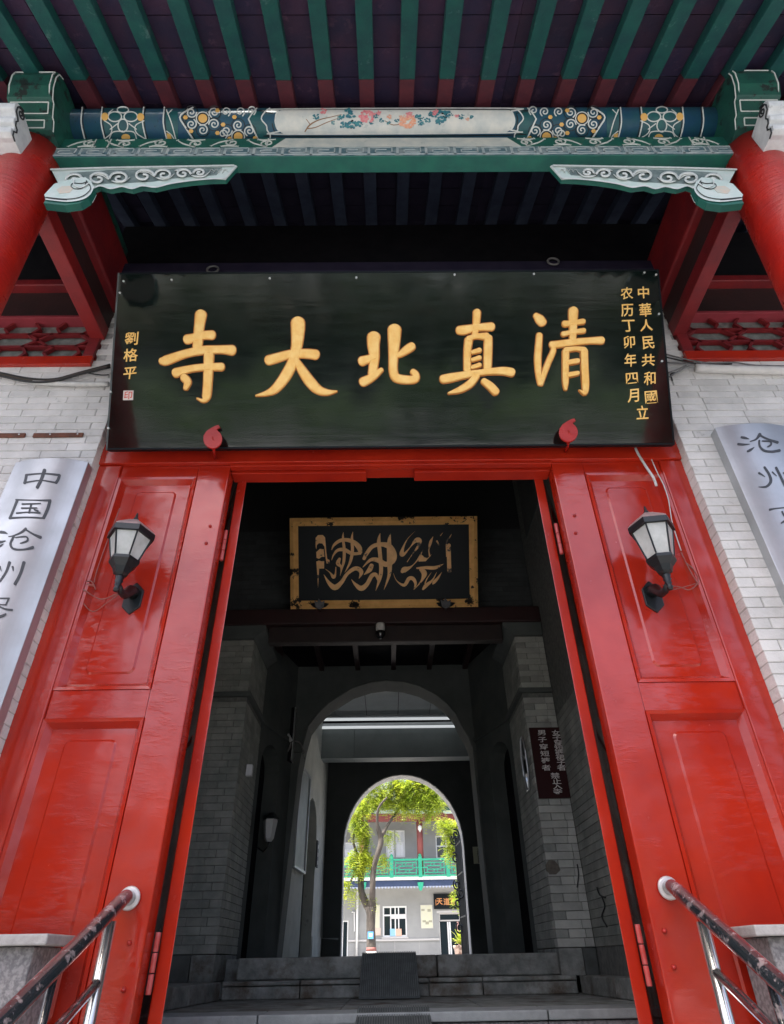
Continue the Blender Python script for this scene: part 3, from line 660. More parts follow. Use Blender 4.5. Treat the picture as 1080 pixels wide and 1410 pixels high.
# white faded strip above the key in the middle, scrolls to both sides
mb = MB(); z0, z1 = BZ0+.13, BZ1-.012
xa, xb = AY(388, 200, BY0).x, AY(705, 200, BY0).x
obj('faded_strip', MB().prism([(xa-.06, z0), (xb+.06, z0), (xb-.02, z1), (xa+.02, z1)], lambda u, v: FB(u, v, .003), (0, .003, 0)), WHTC, t)
def spiral(cx, cz, r0, turns, w0, sgn=1, a0=0, n=16, shrink=.15):
    return [(cx+r0*(1-(1-shrink)*i/n)*math.cos(a0+sgn*turns*2*math.pi*i/n), cz+r0*(1-(1-shrink)*i/n)*math.sin(a0+sgn*turns*2*math.pi*i/n), w0) for i in range(n+1)]
mb = MB()
for sd, x0, x1 in ((1, bx0+.18, xa-.12), (-1, bx1-.18, xb+.12)):
    n = 6
    for i in range(n):
        xc = x0+(x1-x0)*i/(n-1); zc = (z0+z1)/2
        up = -1 if i % 2 else 1
        sp = spiral(xc+sd*.02, zc+up*.006, .050, 1.35, .0105, up*sd, math.pi*(.5 if up > 0 else 1.5), n=18, shrink=.2)
        ribbon(mb, [(xc-sd*.12, zc-up*.045, .005), (xc-sd*.07, zc+up*.01, .012)]+sp, lambda u, v, h: FB(u, v, h), FLAT, .004, 2)
        ribbon(mb, [(xc-sd*.05, zc-up*.052, .005), (xc-sd*.01, zc-up*.040, .014), (xc+sd*.07, zc-up*.052, .005)], lambda u, v, h: FB(u, v, h), FLAT, .0045, 3)
obj('scrollwork', mb, WHT, t)
mb = MB()
for xx_ in (AY(126, 205, BY0).x, AY(147, 205, BY0).x, xa-.10, xb+.10, 2*.145-AY(147, 205, BY0).x, 2*.145-AY(126, 205, BY0).x):
    ribbon(mb, [(xx_, z0-.0, .008), (xx_, z1, .008)], lambda u, v, h: FB(u, v, h), FLAT, .004, cap=False)
obj('edge_line', mb, WHT, t)
# --- decoration of the purlin, drawn on its round face
MX = lambda x: 1081-x
def both(fn):
    for s in (0, 1): fn((lambda x: x) if s == 0 else MX)
cx_ = lambda u: 100+u/3.857
cy_ = lambda v: 130+v/3.857
layer = [0]
def draw(mb, pts, w_, mir, h=.0035, n=4, closed=False):
    ribbon(mb, [(mir(cx_(u)), cy_(v), w_/3.857) for u, v in pts], lambda u, v, hh: PC(u, v, hh), FLAT, h, n, cap=not closed, closed=closed)
def circ(cx, cy, r, k=14, ry=None): return [(cx+r*math.cos(2*math.pi*i/k), cy+(ry or r)*math.sin(2*math.pi*i/k)) for i in range(k)]
def patch(mb, poly, mir, h=.0015, sub=10, px=False):
    """filled patch that follows the round face: the polygon is cut into horizontal slices"""
    P = [((mir(x), y) if px else (mir(cx_(x)), cy_(y))) for x, y in poly]
    ys = [p[1] for p in P]; y0, y1 = min(ys), max(ys)
    lv = sorted(set([y0+(y1-y0)*i/sub for i in range(sub+1)]+[min(max(y, y0), y1) for y in ys]))
    def span(y):
        xs = []
        for (ax, ay), (bx, by) in zip(P, P[1:]+P[:1]):
            if (ay-y)*(by-y) <= 0 and ay != by: xs.append(ax+(bx-ax)*(y-ay)/(by-ay))
        xs.sort(); return xs
    for ya, yb in zip(lv, lv[1:]):
        if yb-ya < 1e-6: continue
        A_, B_ = span(ya+1e-4*(yb-ya)), span(yb-1e-4*(yb-ya))
        m_ = min(len(A_), len(B_))//2*2
        for i in range(0, m_, 2):
            o = len(mb.v); mb.v += [PC(A_[i], ya, h), PC(A_[i+1], ya, h), PC(B_[i+1], yb, h), PC(B_[i], yb, h)]; mb.f.append((o, o+1, o+2, o+3))
gm, lm, ym, bm_, wm = MB(), MB(), MB(), MB(), MB()
def deco(M):
    T, B = 72, 240
    # green and teal fields
    patch(gm, [(160, T), (382, T), (390, B), (168, B)], M, .0014)
    patch(gm, [(492, T), (560, T), (560, B), (500, B)], M, .0014)
    patch(gm, [(935, T+30), (975, T), (1045, T), (1000, 120), (1030, 185), (1050, B+4), (985, B), (935, 140)], M, .0014)
    # leaves of the square field
    for cx, cy, rx, ry in ((225, 118, 36, 26), (310, 118, 36, 26), (268, 82, 30, 16), (268, 165, 26, 34)):
        patch(gm, circ(cx, cy, rx, 16, ry), M, .002)
        draw(lm, circ(cx, cy, rx, 14, ry), 7, M, closed=True)
    draw(lm, [(196, 235), (215, 200), (268, 195)], 6, M); draw(lm, [(340, 235), (325, 200), (275, 195)], 6, M)
    draw(lm, [(170, 140), (205, 165), (205, 205), (172, 235)], 6, M); draw(lm, [(380, 140), (335, 165), (340, 205), (385, 235)], 6, M)
    draw(lm, [(200, 185), (240, 155)], 6, M); draw(lm, [(340, 185), (300, 155)], 6, M); draw(lm, [(215, 80), (190, 100)], 5, M)
    for cx, cy in ((172, 118), (362, 120)): patch(ym, circ(cx, cy, 19, 12, 22), M, .0045)
    patch(ym, circ(283, 228, 24, 12, 18), M, .0045)
    # vertical white lines with dark companions
    for u in (52, 158, 378, 488):
        draw(lm, [(u, T-4), (u-6, 150), (u+14, B+2)], 7, M); draw(bm_, [(u+9, T-4), (u+3, 150), (u+23, B+2)], 5, M, .003)
    draw(lm, [(498, 80), (525, 150), (548, 235)], 6, M); draw(lm, [(500, 195), (525, 215), (540, 238)], 6, M); draw(lm, [(505, 105), (530, 80)], 5, M)
    patch(ym, [(500, 205), (522, 212), (528, 240), (504, 240)], M, .0045)
    # chevron outline
    draw(lm, [(640, T-2), (600, 90), (570, 122), (600, 175), (640, 238)], 9, M, n=3); draw(bm_, [(652, T-2), (612, 92), (584, 124), (612, 175), (652, 238)], 5, M, .003, n=3)
    draw(lm, [(935, 130), (960, 185), (985, 238)], 8, M, n=3); draw(lm, [(935, 130), (955, 100), (980, 72)], 7, M, n=3)
    draw(lm, [(1048, T), (1020, 95), (1003, 130), (1030, 165), (1034, 190), (1050, 215), (1048, 244)], 7, M, n=3)
    # rosettes: a gold heart ringed by spirals
    for cx, cy, half in ((692, 127, 1), (880, 225, 0)):
        patch(ym, circ(cx, cy, 24, 14), M, .0045); draw(lm, circ(cx, cy, 34, 12), 6, M, closed=True)
        draw(bm_, circ(cx, cy, 27, 12), 4, M, .0048, closed=True)
        for k in range(6):
            q = math.radians(30+60*k); px_, py_ = cx+70*math.cos(q), cy+62*math.sin(q)
            if 78 < py_ < 232: 
                draw(lm, [(a, b) for a, b, _ in spiral(px_, py_, 29, 1.5, 6, 1, q+2.6, 14)], 7, M, n=2)
                draw(bm_, circ(px_, py_, 35, 12), 4, M, .003, closed=True)
    for px_, py_ in ((815, 92), (890, 92), (950, 85), (955, 195), (800, 210)):
        if px_ != 955: draw(lm, [(a, b) for a, b, _ in spiral(px_, py_, 26, 1.4, 6, -1, 1.0, 12)], 7, M, n=2)
    for q in ((600, 122), (630, 195), (770, 205), (770, 85), (860, 120), (800, 160), (835, 245-10), (970, 232)):
        patch(ym, circ(q[0], q[1], 13, 6, 12), M, .0042)
both(deco)
obj('green_field', gm, DTEAL, t); obj('white_linework', lm, WHT, t); obj('gold_petal', ym, YEL, t); obj('black_linework', bm_, BLK, t)
# flower cartouche
cp_ = [(380, 158), (384, 153), (392, 150), (697, 149), (704, 153), (707, 158), (709, 166), (707, 174), (703, 179), (696, 183), (392, 185), (385, 181), (381, 175), (379, 167)]
I = lambda x: x
wm = MB(); patch(wm, cp_, I, .002, 12, True); obj('cartouche', wm, WHTC, t)
mb = MB(); ribbon(mb, [(x, y, 2.0) for x, y in cp_], lambda u, v, h: PC(u, v, h), FLAT, .0035, 3, closed=True, cap=False); obj('cartouche_edge', mb, WHT, t)
c3 = [(380+ (x-380)*1.0+(-4 if x < 540 else 4), y+(3.2 if y > 166 else -2)) for x, y in cp_]
mb = MB(); ribbon(mb, [(x, y, 1.3) for x, y in [p for p in c3 if p[1] > 150]], lambda u, v, h: PC(u, v, h), FLAT, .003, 3); obj('cartouche_edge', mb, BLK, t)
fx = lambda u: 370+u/3.086
fy = lambda v: 130+v/3.086
def blossom(cx, cy, r, mt, nm, n=26):
    mb = MB()
    for i in range(n):
        q = random.uniform(0, 6.28); d = r*math.sqrt(random.random())*.8; s = random.uniform(.18, .34)*r; x, y = fx(cx+d*math.cos(q)), fy(cy+d*.8*math.sin(q))
        a = random.uniform(0, 6.28)
        P = [(x+s/3*math.cos(a+k*1.257)*random.uniform(.6, 1), y+s/3*.8*math.sin(a+k*1.257)*random.uniform(.6, 1)) for k in range(5)]
        o = len(mb.v); mb.v += [PC(u, v, .004+.0001*i) for u, v in P]; mb.f.append(tuple(range(o, o+5)))
    obj(nm, mb, mt, t)
for cx, cy, r, mt in ((418, 92, 40, PNK), (405, 100, 24, PNK), (232, 70, 18, PNK), (592, 115, 42, ORG), (570, 100, 20, ORG), (600, 90, 22, PNK), (708, 75, 20, PNK), (515, 95, 14, ORG), (470, 78, 14, PNK), (800, 90, 12, PNK), (845, 105, 10, ORG)): blossom(cx, cy, r, mt, 'painted_flower')
for cx, cy, r in ((340, 85, 34), (355, 125, 34), (320, 130, 22), (200, 95, 20), (385, 128, 20), (640, 95, 24), (645, 122, 20), (735, 95, 40), (765, 85, 22), (725, 115, 22), (690, 85, 18), (455, 90, 16), (510, 120, 12), (545, 110, 12), (300, 100, 16), (275, 120, 12), (820, 95, 16), (860, 95, 12), (480, 110, 14), (675, 110, 16), (440, 120, 14)): blossom(cx, cy, r, PBL, 'painted_leaf', 18)
for cx, cy, r in ((350, 125, 24), (740, 85, 26), (640, 100, 14), (560, 108, 9), (400, 92, 12), (690, 88, 10)): blossom(cx, cy, r, BLK, 'painted_leaf', 8)
mb = MB()
for pth in ([(155, 158, 3), (175, 130, 4), (215, 108, 3), (270, 95, 2), (310, 85, 1.4)], [(165, 145, 3), (200, 140, 2.6), (250, 118, 2.2), (300, 100, 1.2)], [(175, 125, 2.2), (160, 105, 1.6)], [(495, 112, 1.6), (530, 130, 2.4), (575, 122, 1.6)]):
    ribbon(mb, [(fx(a), fy(b), c*.55) for a, b, c in pth], lambda u, v, h: PC(u, v, h), FLAT, .0036, 3)
obj('painted_twig', mb, BRN, t)
# --- rafters and boarding
SL = .47; ZR = lambda y: 5.075-(1.95-y)*SL       # underside of the rafters
x0r = AY(505, 145, 1.93).x; dxr = (AY(932, 145, 1.93).x-AY(505, 145, 1.93).x)/8
roof = thing('porch_roof', 'porch roof soffit with green rafters and dark purple boarding above the gate', 'roof')
def raf(nm, x, ya, yb, mt, wd=.105, hh=.095, e=0.0):
    a = wd/2-e
    obj(nm, MB().hexa([(x-a, ya, ZR(ya)+e), (x+a, ya, ZR(ya)+e), (x+a, yb, ZR(yb)+e), (x-a, yb, ZR(yb)+e), (x-a, ya, ZR(ya)+hh), (x+a, ya, ZR(ya)+hh), (x+a, yb, ZR(yb)+hh), (x-a, yb, ZR(yb)+hh)]), mt, roof, bevel=.004)
for i in range(-13, 15):
    x = x0r+i*dxr+random.uniform(-.006, .006); j = random.uniform(-.004, .004)
    wv = random.uniform(.098, .112)
    raf('rafter_tip', x, 1.19, 1.225, WHT, e=-.001); raf('rafter', x, 1.226, 1.735+j, RFG); raf('rafter_end', x, 1.736+j, 2.02, RFM); raf('rafter', x, 2.021, 3.42, RFN)
yb_ = 1.14
while yb_ < 3.4:
    L_ = .205
    for (xa_, xb_) in ((-6, -2.2), (-2.198, .9), (.902, 3.2), (3.202, 6)):
        g = random.uniform(0, .003)
        obj('roof_board', MB().hexa([(xa_, yb_+.002, ZR(yb_)+.096+g), (xb_, yb_+.002, ZR(yb_)+.096+g), (xb_, yb_+L_-.002, ZR(yb_+L_)+.096+g), (xa_, yb_+L_-.002, ZR(yb_+L_)+.096+g),
            (xa_, yb_+.002, ZR(yb_)+.12), (xb_, yb_+.002, ZR(yb_)+.12), (xb_, yb_+L_-.002, ZR(yb_+L_)+.12), (xa_, yb_+L_-.002, ZR(yb_+L_)+.12)]), PURP if yb_ < 2.0 else NAVB, roof, bevel=.002)
    yb_ += L_
def slab(nm, y0, y1, z0, z1, mt, th=.12): return obj(nm, MB().hexa([(-6, y0, z0), (6, y0, z0), (6, y1, z1), (-6, y1, z1), (-6, y0, z0+th), (6, y0, z0+th), (6, y1, z1+th), (-6, y1, z1+th)]), mt, roof)
TILE = mat('roof_tile_grey', (.10, .11, .11), (.07, .075, .075), sc=6, rough=.7)
slab('roof_deck', 1.13, 7.6, ZR(1.13)+.122, ZR(7.6)+.122, TILE); slab('roof_deck', 7.6, 11.9, ZR(7.6)+.122, ZR(7.6)-1.2, TILE)
obj('eave_board', MB().box(-6, 6, 1.10, 1.128, ZR(1.13)+.09, ZR(1.13)+.25), REDD, roof)
# beam above the name board with two iron rings
t = thing('wall_beam', 'dark navy horizontal beam under the rafters, just above the name board', 'beam')
obj('beam', MB().box(-2.4, 2.7, 2.98, 3.14, 4.62, AY(540, 360, 2.98).z), NAVB, t, bevel=.01)
obj('end_post', MB().box(-2.4, 2.7, 3.141, 3.3, 4.5, 5.6), DARKW, t)
for px, py, lab in ((293, 371, 'iron ring hanging above the left part of the black name board'), (762, 360, 'iron ring hanging above the right part of the black name board')):
    c = AY(px, py, 2.955); mb = MB(); k = 18
    ring_ = [(c.x+.046*math.cos(2*math.pi*i/k), c.y, c.z+.046*math.sin(2*math.pi*i/k)) for i in range(k+1)]
    o = obj('iron_ring', mb.tube(ring_, .0085, 8, cap=False), mat('ring_iron', (.30, .29, .28), (.18, .18, .17), sc=30, rough=.5, metal=.6), smooth=True); tag(o, lab, 'ring')
# tie beams running back from the columns
for sx, (xa_, xb_), lab in ((-1, (AY(130, 456, 3.19).x, AY(148, 460, 3.19).x), 'red tie beam from the left column back to the wall, beside the name board'), (1, (AY(924, 458, 3.19).x, AY(941, 455, 3.19).x), 'red tie beam from the right column back to the wall, beside the name board')):
    t = thing('tie_beam', lab, 'beam'); z0 = AY(139, 458, 3.19).z
    z0 = 4.02
    obj('lower_tie', MB().box(xa_, xb_, CYc+.1, 3.19, z0, z0+.13), REDD if sx > 0 else mat('tie_red', (.26, .012, .012), (.18, .010, .012), sc=5, rough=.5, bump=.003), t, bevel=.006)
    xi = xb_ if sx < 0 else xa_
    obj('upper_beam', MB().box(xi+sx*.10, xi-sx*.06, CYc+.1, 3.19, z0+.33, z0+.80), REDD, t, bevel=.02)
    obj('filler_board', MB().box(xi+sx*.05, xi+sx*.01, CYc+.1, 3.19, z0+.131, z0+.329), MAROON, t)
# carved brackets under the beam
def bracket(M, lab):
    t = thing('carved_bracket', lab, 'bracket')
    y0, y1 = 2.005, 2.034
    Q = lambda px, py, h=0.0: AY(M(px), py, y0-h)
    top = [(70, 232), (150, 229.5), (240, 228), (322, 226.5)]
    low = [(327, 229), (311, 247), (290, 247.5), (262, 250), (235, 254), (214, 259), (196, 257), (182, 261), (168, 258), (152, 261), (138, 257), (124, 262), (88, 268)]
    poly = top+low
    mb = MB(); mb.prism([(M(a), b) for a, b in poly], lambda u, v: AY(u, v, y0), (0, y1-y0, 0)); obj('bracket_board', mb, GRN, t)
    mb = MB(); mb.prism([(M(a), b) for a, b in top+[(q[0], q[1]-(2.2 if i > 1 else 0)) for i, q in enumerate(low)]], lambda u, v: AY(u, v, y0-.005), (0, .0045, 0)); obj('face_board', mb, MINT, t)
    mb = MB(); mb.prism([(M(a), b) for a, b in [(96, 238), (150, 234), (240, 232), (306, 230.5), (298, 241), (262, 243.5), (235, 246), (210, 250), (170, 252), (130, 253)]], lambda u, v: AY(u, v, y0-.0065), (0, .0014, 0)); obj('recess', mb, mat('recess_grey', (.09, .13, .13), (.20, .25, .24), sc=18, rough=.7), t)
    mb = MB()
    for i, q in enumerate([(104, 247, 8), (135, 246, 9), (165, 245, 8.5), (198, 242, 9), (226, 240.5, 7.5), (252, 239, 6.5), (275, 237.5, 5)]):
        up = 1 if i % 2 == 0 else -1
        pts = [(q[0]+(a-q[0])*1.2, q[1]+(b-q[1])*.78) for a, b, _ in spiral(q[0], q[1], q[2]*1.36, 1.25, 1, up, math.pi if up > 0 else 0, 14, .2)]
        ribbon(mb, [(M(a), b, 3.6) for a, b in pts], lambda u, v, h: AY(u, v, y0-.006-h), ((-1, 0), (-.7, .8), (0, 1), (.7, .8), (1, 0)), .020, 2)
        ribbon(mb, [(M(q[0]-11), q[1]+up*4, 1.2), (M(q[0]-4), q[1]+up*5.5, 3), (M(q[0]+6), q[1]+up*5, 2.6), (M(q[0]+14), q[1]-up*1, 1)], lambda u, v, h: AY(u, v, y0-.006-h), ((-1, 0), (-.7, .8), (0, 1), (.7, .8), (1, 0)), .013, 3)
    for u in range(292, 312, 6): ribbon(mb, [(M(u-4), 238, 1.4), (M(u), 233, 2.2), (M(u+4), 237, 1)], lambda u, v, h: AY(u, v, y0-h), ((-1, 0), (0, 1), (1, 0)), .012, 3)
    obj('carved_scroll', mb, WHT, t)
    mb = MB()
    ribbon(mb, [(M(a), b+1.2, 2.4) for a, b in top], lambda u, v, h: AY(u, v, y0-h), FLAT, .012, 4)
    ribbon(mb, [(M(a), b-1.6, 2.2) for a, b in low[1:]], lambda u, v, h: AY(u, v, y0-h), FLAT, .012, 4)
    ribbon(mb, [(M(325), 228.5, 2.2), (M(310), 246, 2.2)], lambda u, v, h: AY(u, v, y0-h), FLAT, .012)
    obj('rim', mb, WHT, t)
    hb = [(61, 268), (75, 253), (92, 248), (106, 245), (118, 244), (126, 250), (129, 258), (124, 268), (113, 275), (92, 278), (64, 275)]
    mb = MB(); mb.prism([(M(a), b) for a, b in hb], lambda u, v: AY(u, v, y0-.035), (0, .05, 0)); obj('scroll_head', mb, MINT, t)
    mb = MB(); YH = lambda u, v, h: AY(u, v, y0-.0355-h)
    ribbon(mb, [(M(a), b-2.6, 1.1) for a, b in hb[9:]+hb[:1]][:2]+[(M(62), 271, 1.1)], YH, FLAT, .003, 3); ribbon(mb, [(M(64), 271.5, 1.1), (M(92), 274, 1.1), (M(111), 271, 1.1), (M(121), 265, 1.1), (M(125), 258, 1.1), (M(119), 248.5, 1.1)], YH, FLAT, .003, 4)
    ribbon(mb, [(M(120), 250, 1.0), (M(112), 252.5, 1.0), (M(101), 252, 1.0), (M(98), 256.5, 1.0), (M(104), 260, 1.0), (M(114), 258.5, 1.0), (M(119), 251, 1.0)], YH, FLAT, .003, 3)
    obj('black_outline', mb, BLK, t)
    mb = MB(); mb.prism([(M(a), b) for a, b in [(78, 261), (86, 256), (97, 256), (101, 260), (96, 265), (82, 266.5)]], lambda u, v: YH(u, v, .0012), (0, .0012, 0)); obj('faded_patch', mb, mat('faded_peach', (.62, .50, .40), (.50, .52, .46), sc=30, rough=.6), t)
    mb = MB(); lowp = [(63, 275), (92, 278), (113, 275), (124, 268), (129, 258)]
    mb2 = MB(); P = [AY(M(a), b, y0-.036) for a, b in lowp]
    for i, p in enumerate(P): mb2.v += [p, p+Vector((0, .045, 0)), p+Vector((0, .045, -.04)), p+Vector((0, 0, -.04))]
    for i in range(len(P)-1): mb2.f += [(i*4, i*4+4, i*4+5, i*4+1), (i*4+3, i*4+2, i*4+6, i*4+7), (i*4, i*4+3, i*4+7, i*4+4)]
    obj('green_edge', mb2, GRN, t)
    mb = MB(); ribbon(mb, [(M(a), b-1, 1.8) for a, b in lowp], lambda u, v, h: AY(u, v, y0-.037-h), FLAT, .006, 4); ribbon(mb, [(M(102), 247, 1.6), (M(102), 254, 1.6), (M(112), 258, 1.6), (M(122), 252, 1.6)], lambda u, v, h: AY(u, v, y0-.037-h), FLAT, .006, 3)
    obj('rim', mb, WHT, t)
bracket(I, 'white and green carved scroll bracket under the beam at the left column')
bracket(lambda x: 1084.5-x, 'white and green carved scroll bracket under the beam at the right column')
# green beam heads over the columns and the white cloud-shaped ends beside them
def beam_head(sx, pa, pb, lab):
    t = thing('beam_head', lab, 'beam head')
    x0, x1 = AY(*pa, 1.74).x, AY(*pb, 1.74).x
    if x0 > x1: x0, x1 = x1, x0
    prof = [(3.05, 4.548), (1.872, 4.548), (1.835, 4.615), (1.812, 4.620), (1.765, 4.715), (1.742, 4.722), (1.70, 4.80), (1.675, 4.90), (1.68, 4.965), (1.72, 5.0), (1.80, 5.03), (3.05, 5.03)]
    obj('head_block', MB().prism(prof, lambda u, v: (x0, u, v), (x1-x0, 0, 0)), GRND, t, bevel=.005)
    mb = MB(); nv = Vector((0, -.95, -.3))*.002
    for pts, ins in (([(1.744, 4.733), (1.70, 4.80), (1.675, 4.90), (1.679, 4.955)], .014), ([(1.808, 4.632), (1.768, 4.706)], .022), ([(1.866, 4.560), (1.838, 4.607)], .05)):
        a, b = x0+ins, x1-ins; V = [Vector((0, p, q))+nv for p, q in pts]
        for x in (a, b): mb.tube([v+Vector((x, 0, 0)) for v in V], .0042, 6)
        for v in (V[0], V[-1]): mb.tube([v+Vector((a, 0, 0)), v+Vector((b, 0, 0))], .0042, 6)
    xs = x1+.002 if sx < 0 else x0-.002
    mb.tube([Vector((xs, a+.016, b+.004)) for a, b in prof[1:10]], .0045, 6)
    obj('white_outline', mb, WHT, t)
beam_head(-1, (20, 120), (80, 120), 'green beam head with worn white outlines above the left column')
beam_head(1, (1003, 115), (1062, 115), 'green beam head with worn white outlines above the right column')
def cloud_head(sx, px_in, px_out, lab):
    t = thing('cloud_head', lab, 'carved beam end')
    y = 1.66; xi, xo = AY(*px_in, y).x, AY(*px_out, y).x
    prof = [(2.0, 4.30), (1.86, 4.30), (1.80, 4.28), (1.74, 4.30), (1.72, 4.36), (1.755, 4.41), (1.74, 4.45), (1.70, 4.46), (1.675, 4.51), (1.69, 4.56), (1.66, 4.59), (1.61, 4.62), (1.59, 4.69), (1.61, 4.76), (1.67, 4.80), (1.76, 4.79), (2.0, 4.72)]
    prof = [((a-1.72)*.54+1.74, (b-4.55)*.52+4.36) for a, b in prof]
    obj('head_block', MB().prism(prof, lambda u, v: (xi, u, v), (xo-xi, 0, 0)), CARV, t, bevel=.006)
    mb = MB(); pts = [(a, b) for a, b, _ in spiral(1.737, 4.440, .036, 1.6, 1, -1, 2.6, 20, .15)]
    mb.tube([(xi-sx*.004, a, b) for a, b in pts], .005, 6)
    mb.tube([(xi-sx*.004, a+.022, b) for a, b in prof[2:15]], .005, 6)
    obj('spiral_line', mb, BLK, t)
cloud_head(-1, (12, 150), (-50, 150), 'white carved cloud-shaped beam end beside the left column')
cloud_head(1, (1069, 148), (1130, 148), 'white carved cloud-shaped beam end beside the right column')
# lattice windows over the brick walls
def lattice(sx, x_in, lab):
    t = thing('lattice_window', lab, 'window'); xo = x_in+sx*3.2; y = WY+.01
    zb = AY(60, 507, y).z if sx < 0 else AY(1000, 499, y).z
    zt = AY(60, 446, y).z
    X = lambda a, b: (min(a, b), max(a, b))
    obj('bottom_rail', MB().box(*X(x_in, xo), y-.04, y+.05, zb, zb+.095), RED, t, bevel=.005)
    obj('stile', MB().box(*X(x_in, x_in+sx*.085), y-.04, y+.05, zb+.096, zt-.002), REDD, t, bevel=.005)
    obj('top_rail', MB().box(*X(x_in, xo), y-.06, y+.05, zt, zt+.03), mat('rose_red', (.30, .035, .05), (.24, .03, .04), sc=9, rough=.5), t, bevel=.003)
    obj('board', MB().box(*X(x_in, xo), y+.0, y+.05, zt+.032, zt+.42), MAROON, t)
    obj('upper_rail', MB().box(*X(x_in-sx*.2, xo), y-.08, y+.05, zt+.422, zt+.50), REDD, t, bevel=.008)
    obj('upper_board', MB().box(*X(x_in-sx*.3, xo), y+.02, y+.07, zt+.502, 5.6), DARKW, t)
    obj('pane', MB().box(*X(x_in+sx*.01, xo), y+.035, y+.045, zb+.09, zt), mat('dusty_pane', (.22, .24, .23), (.12, .13, .125), sc=16, rough=.35), t)
    h0, h1 = zb+.096, zt-.002; H = h1-h0; x = x_in+sx*.09; wd = .42
    while abs(x-x_in) < 1.9:
        a, b = x, x+sx*wd; c = (a+b)/2; m1, m2 = h0+H*.34, h0+H*.68
        segs = [((a, m1), (b, m1)), ((a, m2), (b, m2)), ((a+sx*.10, h0), (a+sx*.05, (h0+m1)/2)), ((a+sx*.05, (h0+m1)/2), (a+sx*.10, m1)), ((c+sx*.06, h0), (c+sx*.12, (h0+m1)/2)), ((c+sx*.12, (h0+m1)/2), (c+sx*.06, m1)),
                ((a, (m1+m2)/2), (a+sx*.10, m1)), ((a, (m1+m2)/2), (a+sx*.10, m2)), ((b, (m1+m2)/2), (b-sx*.10, m1)), ((b, (m1+m2)/2), (b-sx*.10, m2)), ((a+sx*.08, m2), (a+sx*.03, (m2+h1)/2)), ((a+sx*.03, (m2+h1)/2), (a+sx*.08, h1)), ((c+sx*.05, m2), (c+sx*.10, (m2+h1)/2)), ((c+sx*.10, (m2+h1)/2), (c+sx*.05, h1))]
        for (p, q), (r_, s_) in segs:
            d = Vector((r_-p, 0, s_-q)); l = d.length; d.normalize(); nn = Vector((-d.z, 0, d.x))*.011; A_ = Vector((p, y-.012, q)); B_ = Vector((r_, y-.012, s_)); bk = Vector((0, .035+random.uniform(0, .002), 0))
            obj('lattice_bar', MB().hexa([A_-nn, B_-nn, B_-nn+bk, A_-nn+bk, A_+nn, B_+nn, B_+nn+bk, A_+nn+bk]), REDD, t)
        x += sx*wd
lattice(-1, AY(128, 500, WY).x, 'left red lattice window above the white brick wall, behind the red column')
lattice(1, AY(942, 492, WY).x, 'right red lattice window above the white brick wall, behind the red column')

# =================================================================== THE NAME BOARD
BL, BR, TL, TR = AY(145, 622, 3.14), AY(928, 610, 3.14), AY(163, 375, 2.57), AY(908, 372, 2.57)
sx0, sx1 = (BL.x+TL.x)/2, (BR.x+TR.x)/2; zb_, zt_ = (BL.z+BR.z)/2, (TL.z+TR.z)/2
P0 = Vector(((sx0+sx1)/2, 3.14, zb_)); Wv = Vector((0, 2.57-3.14, zt_-zb_)); HB = Wv.length; Wv.normalize(); Nv = Vector((0, -Wv.z, Wv.y)).normalized()
if Nv.y > 0: Nv = -Nv
SB = lambda px, py, h=0.0: APL(px, py, P0, Nv)+Nv*h
t = thing('name_board', 'large black lacquered name board with five gold characters, tilted over the gate', 'sign board')
def bslab(nm, u0, u1, v0, v1, h0, h1, mt, bev=.0):
    c = lambda u, v, h: Vector((u, P0.y, P0.z))+Wv*v+Nv*h
    return obj(nm, MB().hexa([c(u0, v0, h1), c(u1, v0, h1), c(u1, v0, h0), c(u0, v0, h0), c(u0, v1, h1), c(u1, v1, h1), c(u1, v1, h0), c(u0, v1, h0)]), mt, t, bevel=bev)
bslab('board', sx0+.012, sx1-.012, .012, HB-.012, -.05, 0, LACQ)
EDG = mat('board_edge', (.10, .11, .11), (.05, .055, .055), sc=9, rough=.4)
bslab('edge_strip', sx0, sx0+.0115, 0, HB, -.05, .003, EDG); bslab('edge_strip', sx1-.0115, sx1, 0, HB, -.05, .003, LACQ2); bslab('edge_strip', sx0+.012, sx1-.012, 0, .0115, -.05, .003, LACQ2); bslab('edge_strip', sx0+.012, sx1-.012, HB-.0115, HB, -.05, .003, LACQ2)
def chars(strokes, ox, oy, sc, nm='character'):
    a = MB(); b = MB()
    VP = ((-1, -.3), (-.86, .8), (-.72, 1), (0, .35), (.72, 1), (.86, .8), (1, -.3))
    for i, s in enumerate(strokes):
        pts = [(ox+x/sc, oy+y/sc, w_/sc) for x, y, w_ in s]
        ribbon(a, pts, lambda u, v, h: SB(u, v, h+.004+i*.0009), VP, .0065, 5)
        ribbon(b, pts, lambda u, v, h: SB(u, v, h+.0006+i*.00012), ((-1, 0), (-.95, 1), (.95, 1), (1, 0)), .001, 5, grow=2.4)
    o = obj(nm, a, GOLD, t, smooth=True); obj('character_edge', b, GOLDE, o)
chars([[(288, 92, 60), (280, 150, 52), (272, 230, 50), (268, 285, 50)], [(212, 230, 50), (240, 224, 46), (300, 208, 42), (350, 206, 48)],
       [(72, 350, 36), (100, 345, 50), (200, 310, 42), (300, 290, 44), (400, 286, 42), (460, 290, 54)], [(332, 315, 52), (330, 380, 50), (325, 480, 46), (318, 545, 44), (300, 568, 20), (268, 555, 5)],
       [(150, 415, 50), (190, 402, 40), (260, 388, 36), (330, 383, 38), (402, 382, 42)], [(195, 440, 40), (215, 465, 40), (205, 500, 24)]], 205, 410, 4)
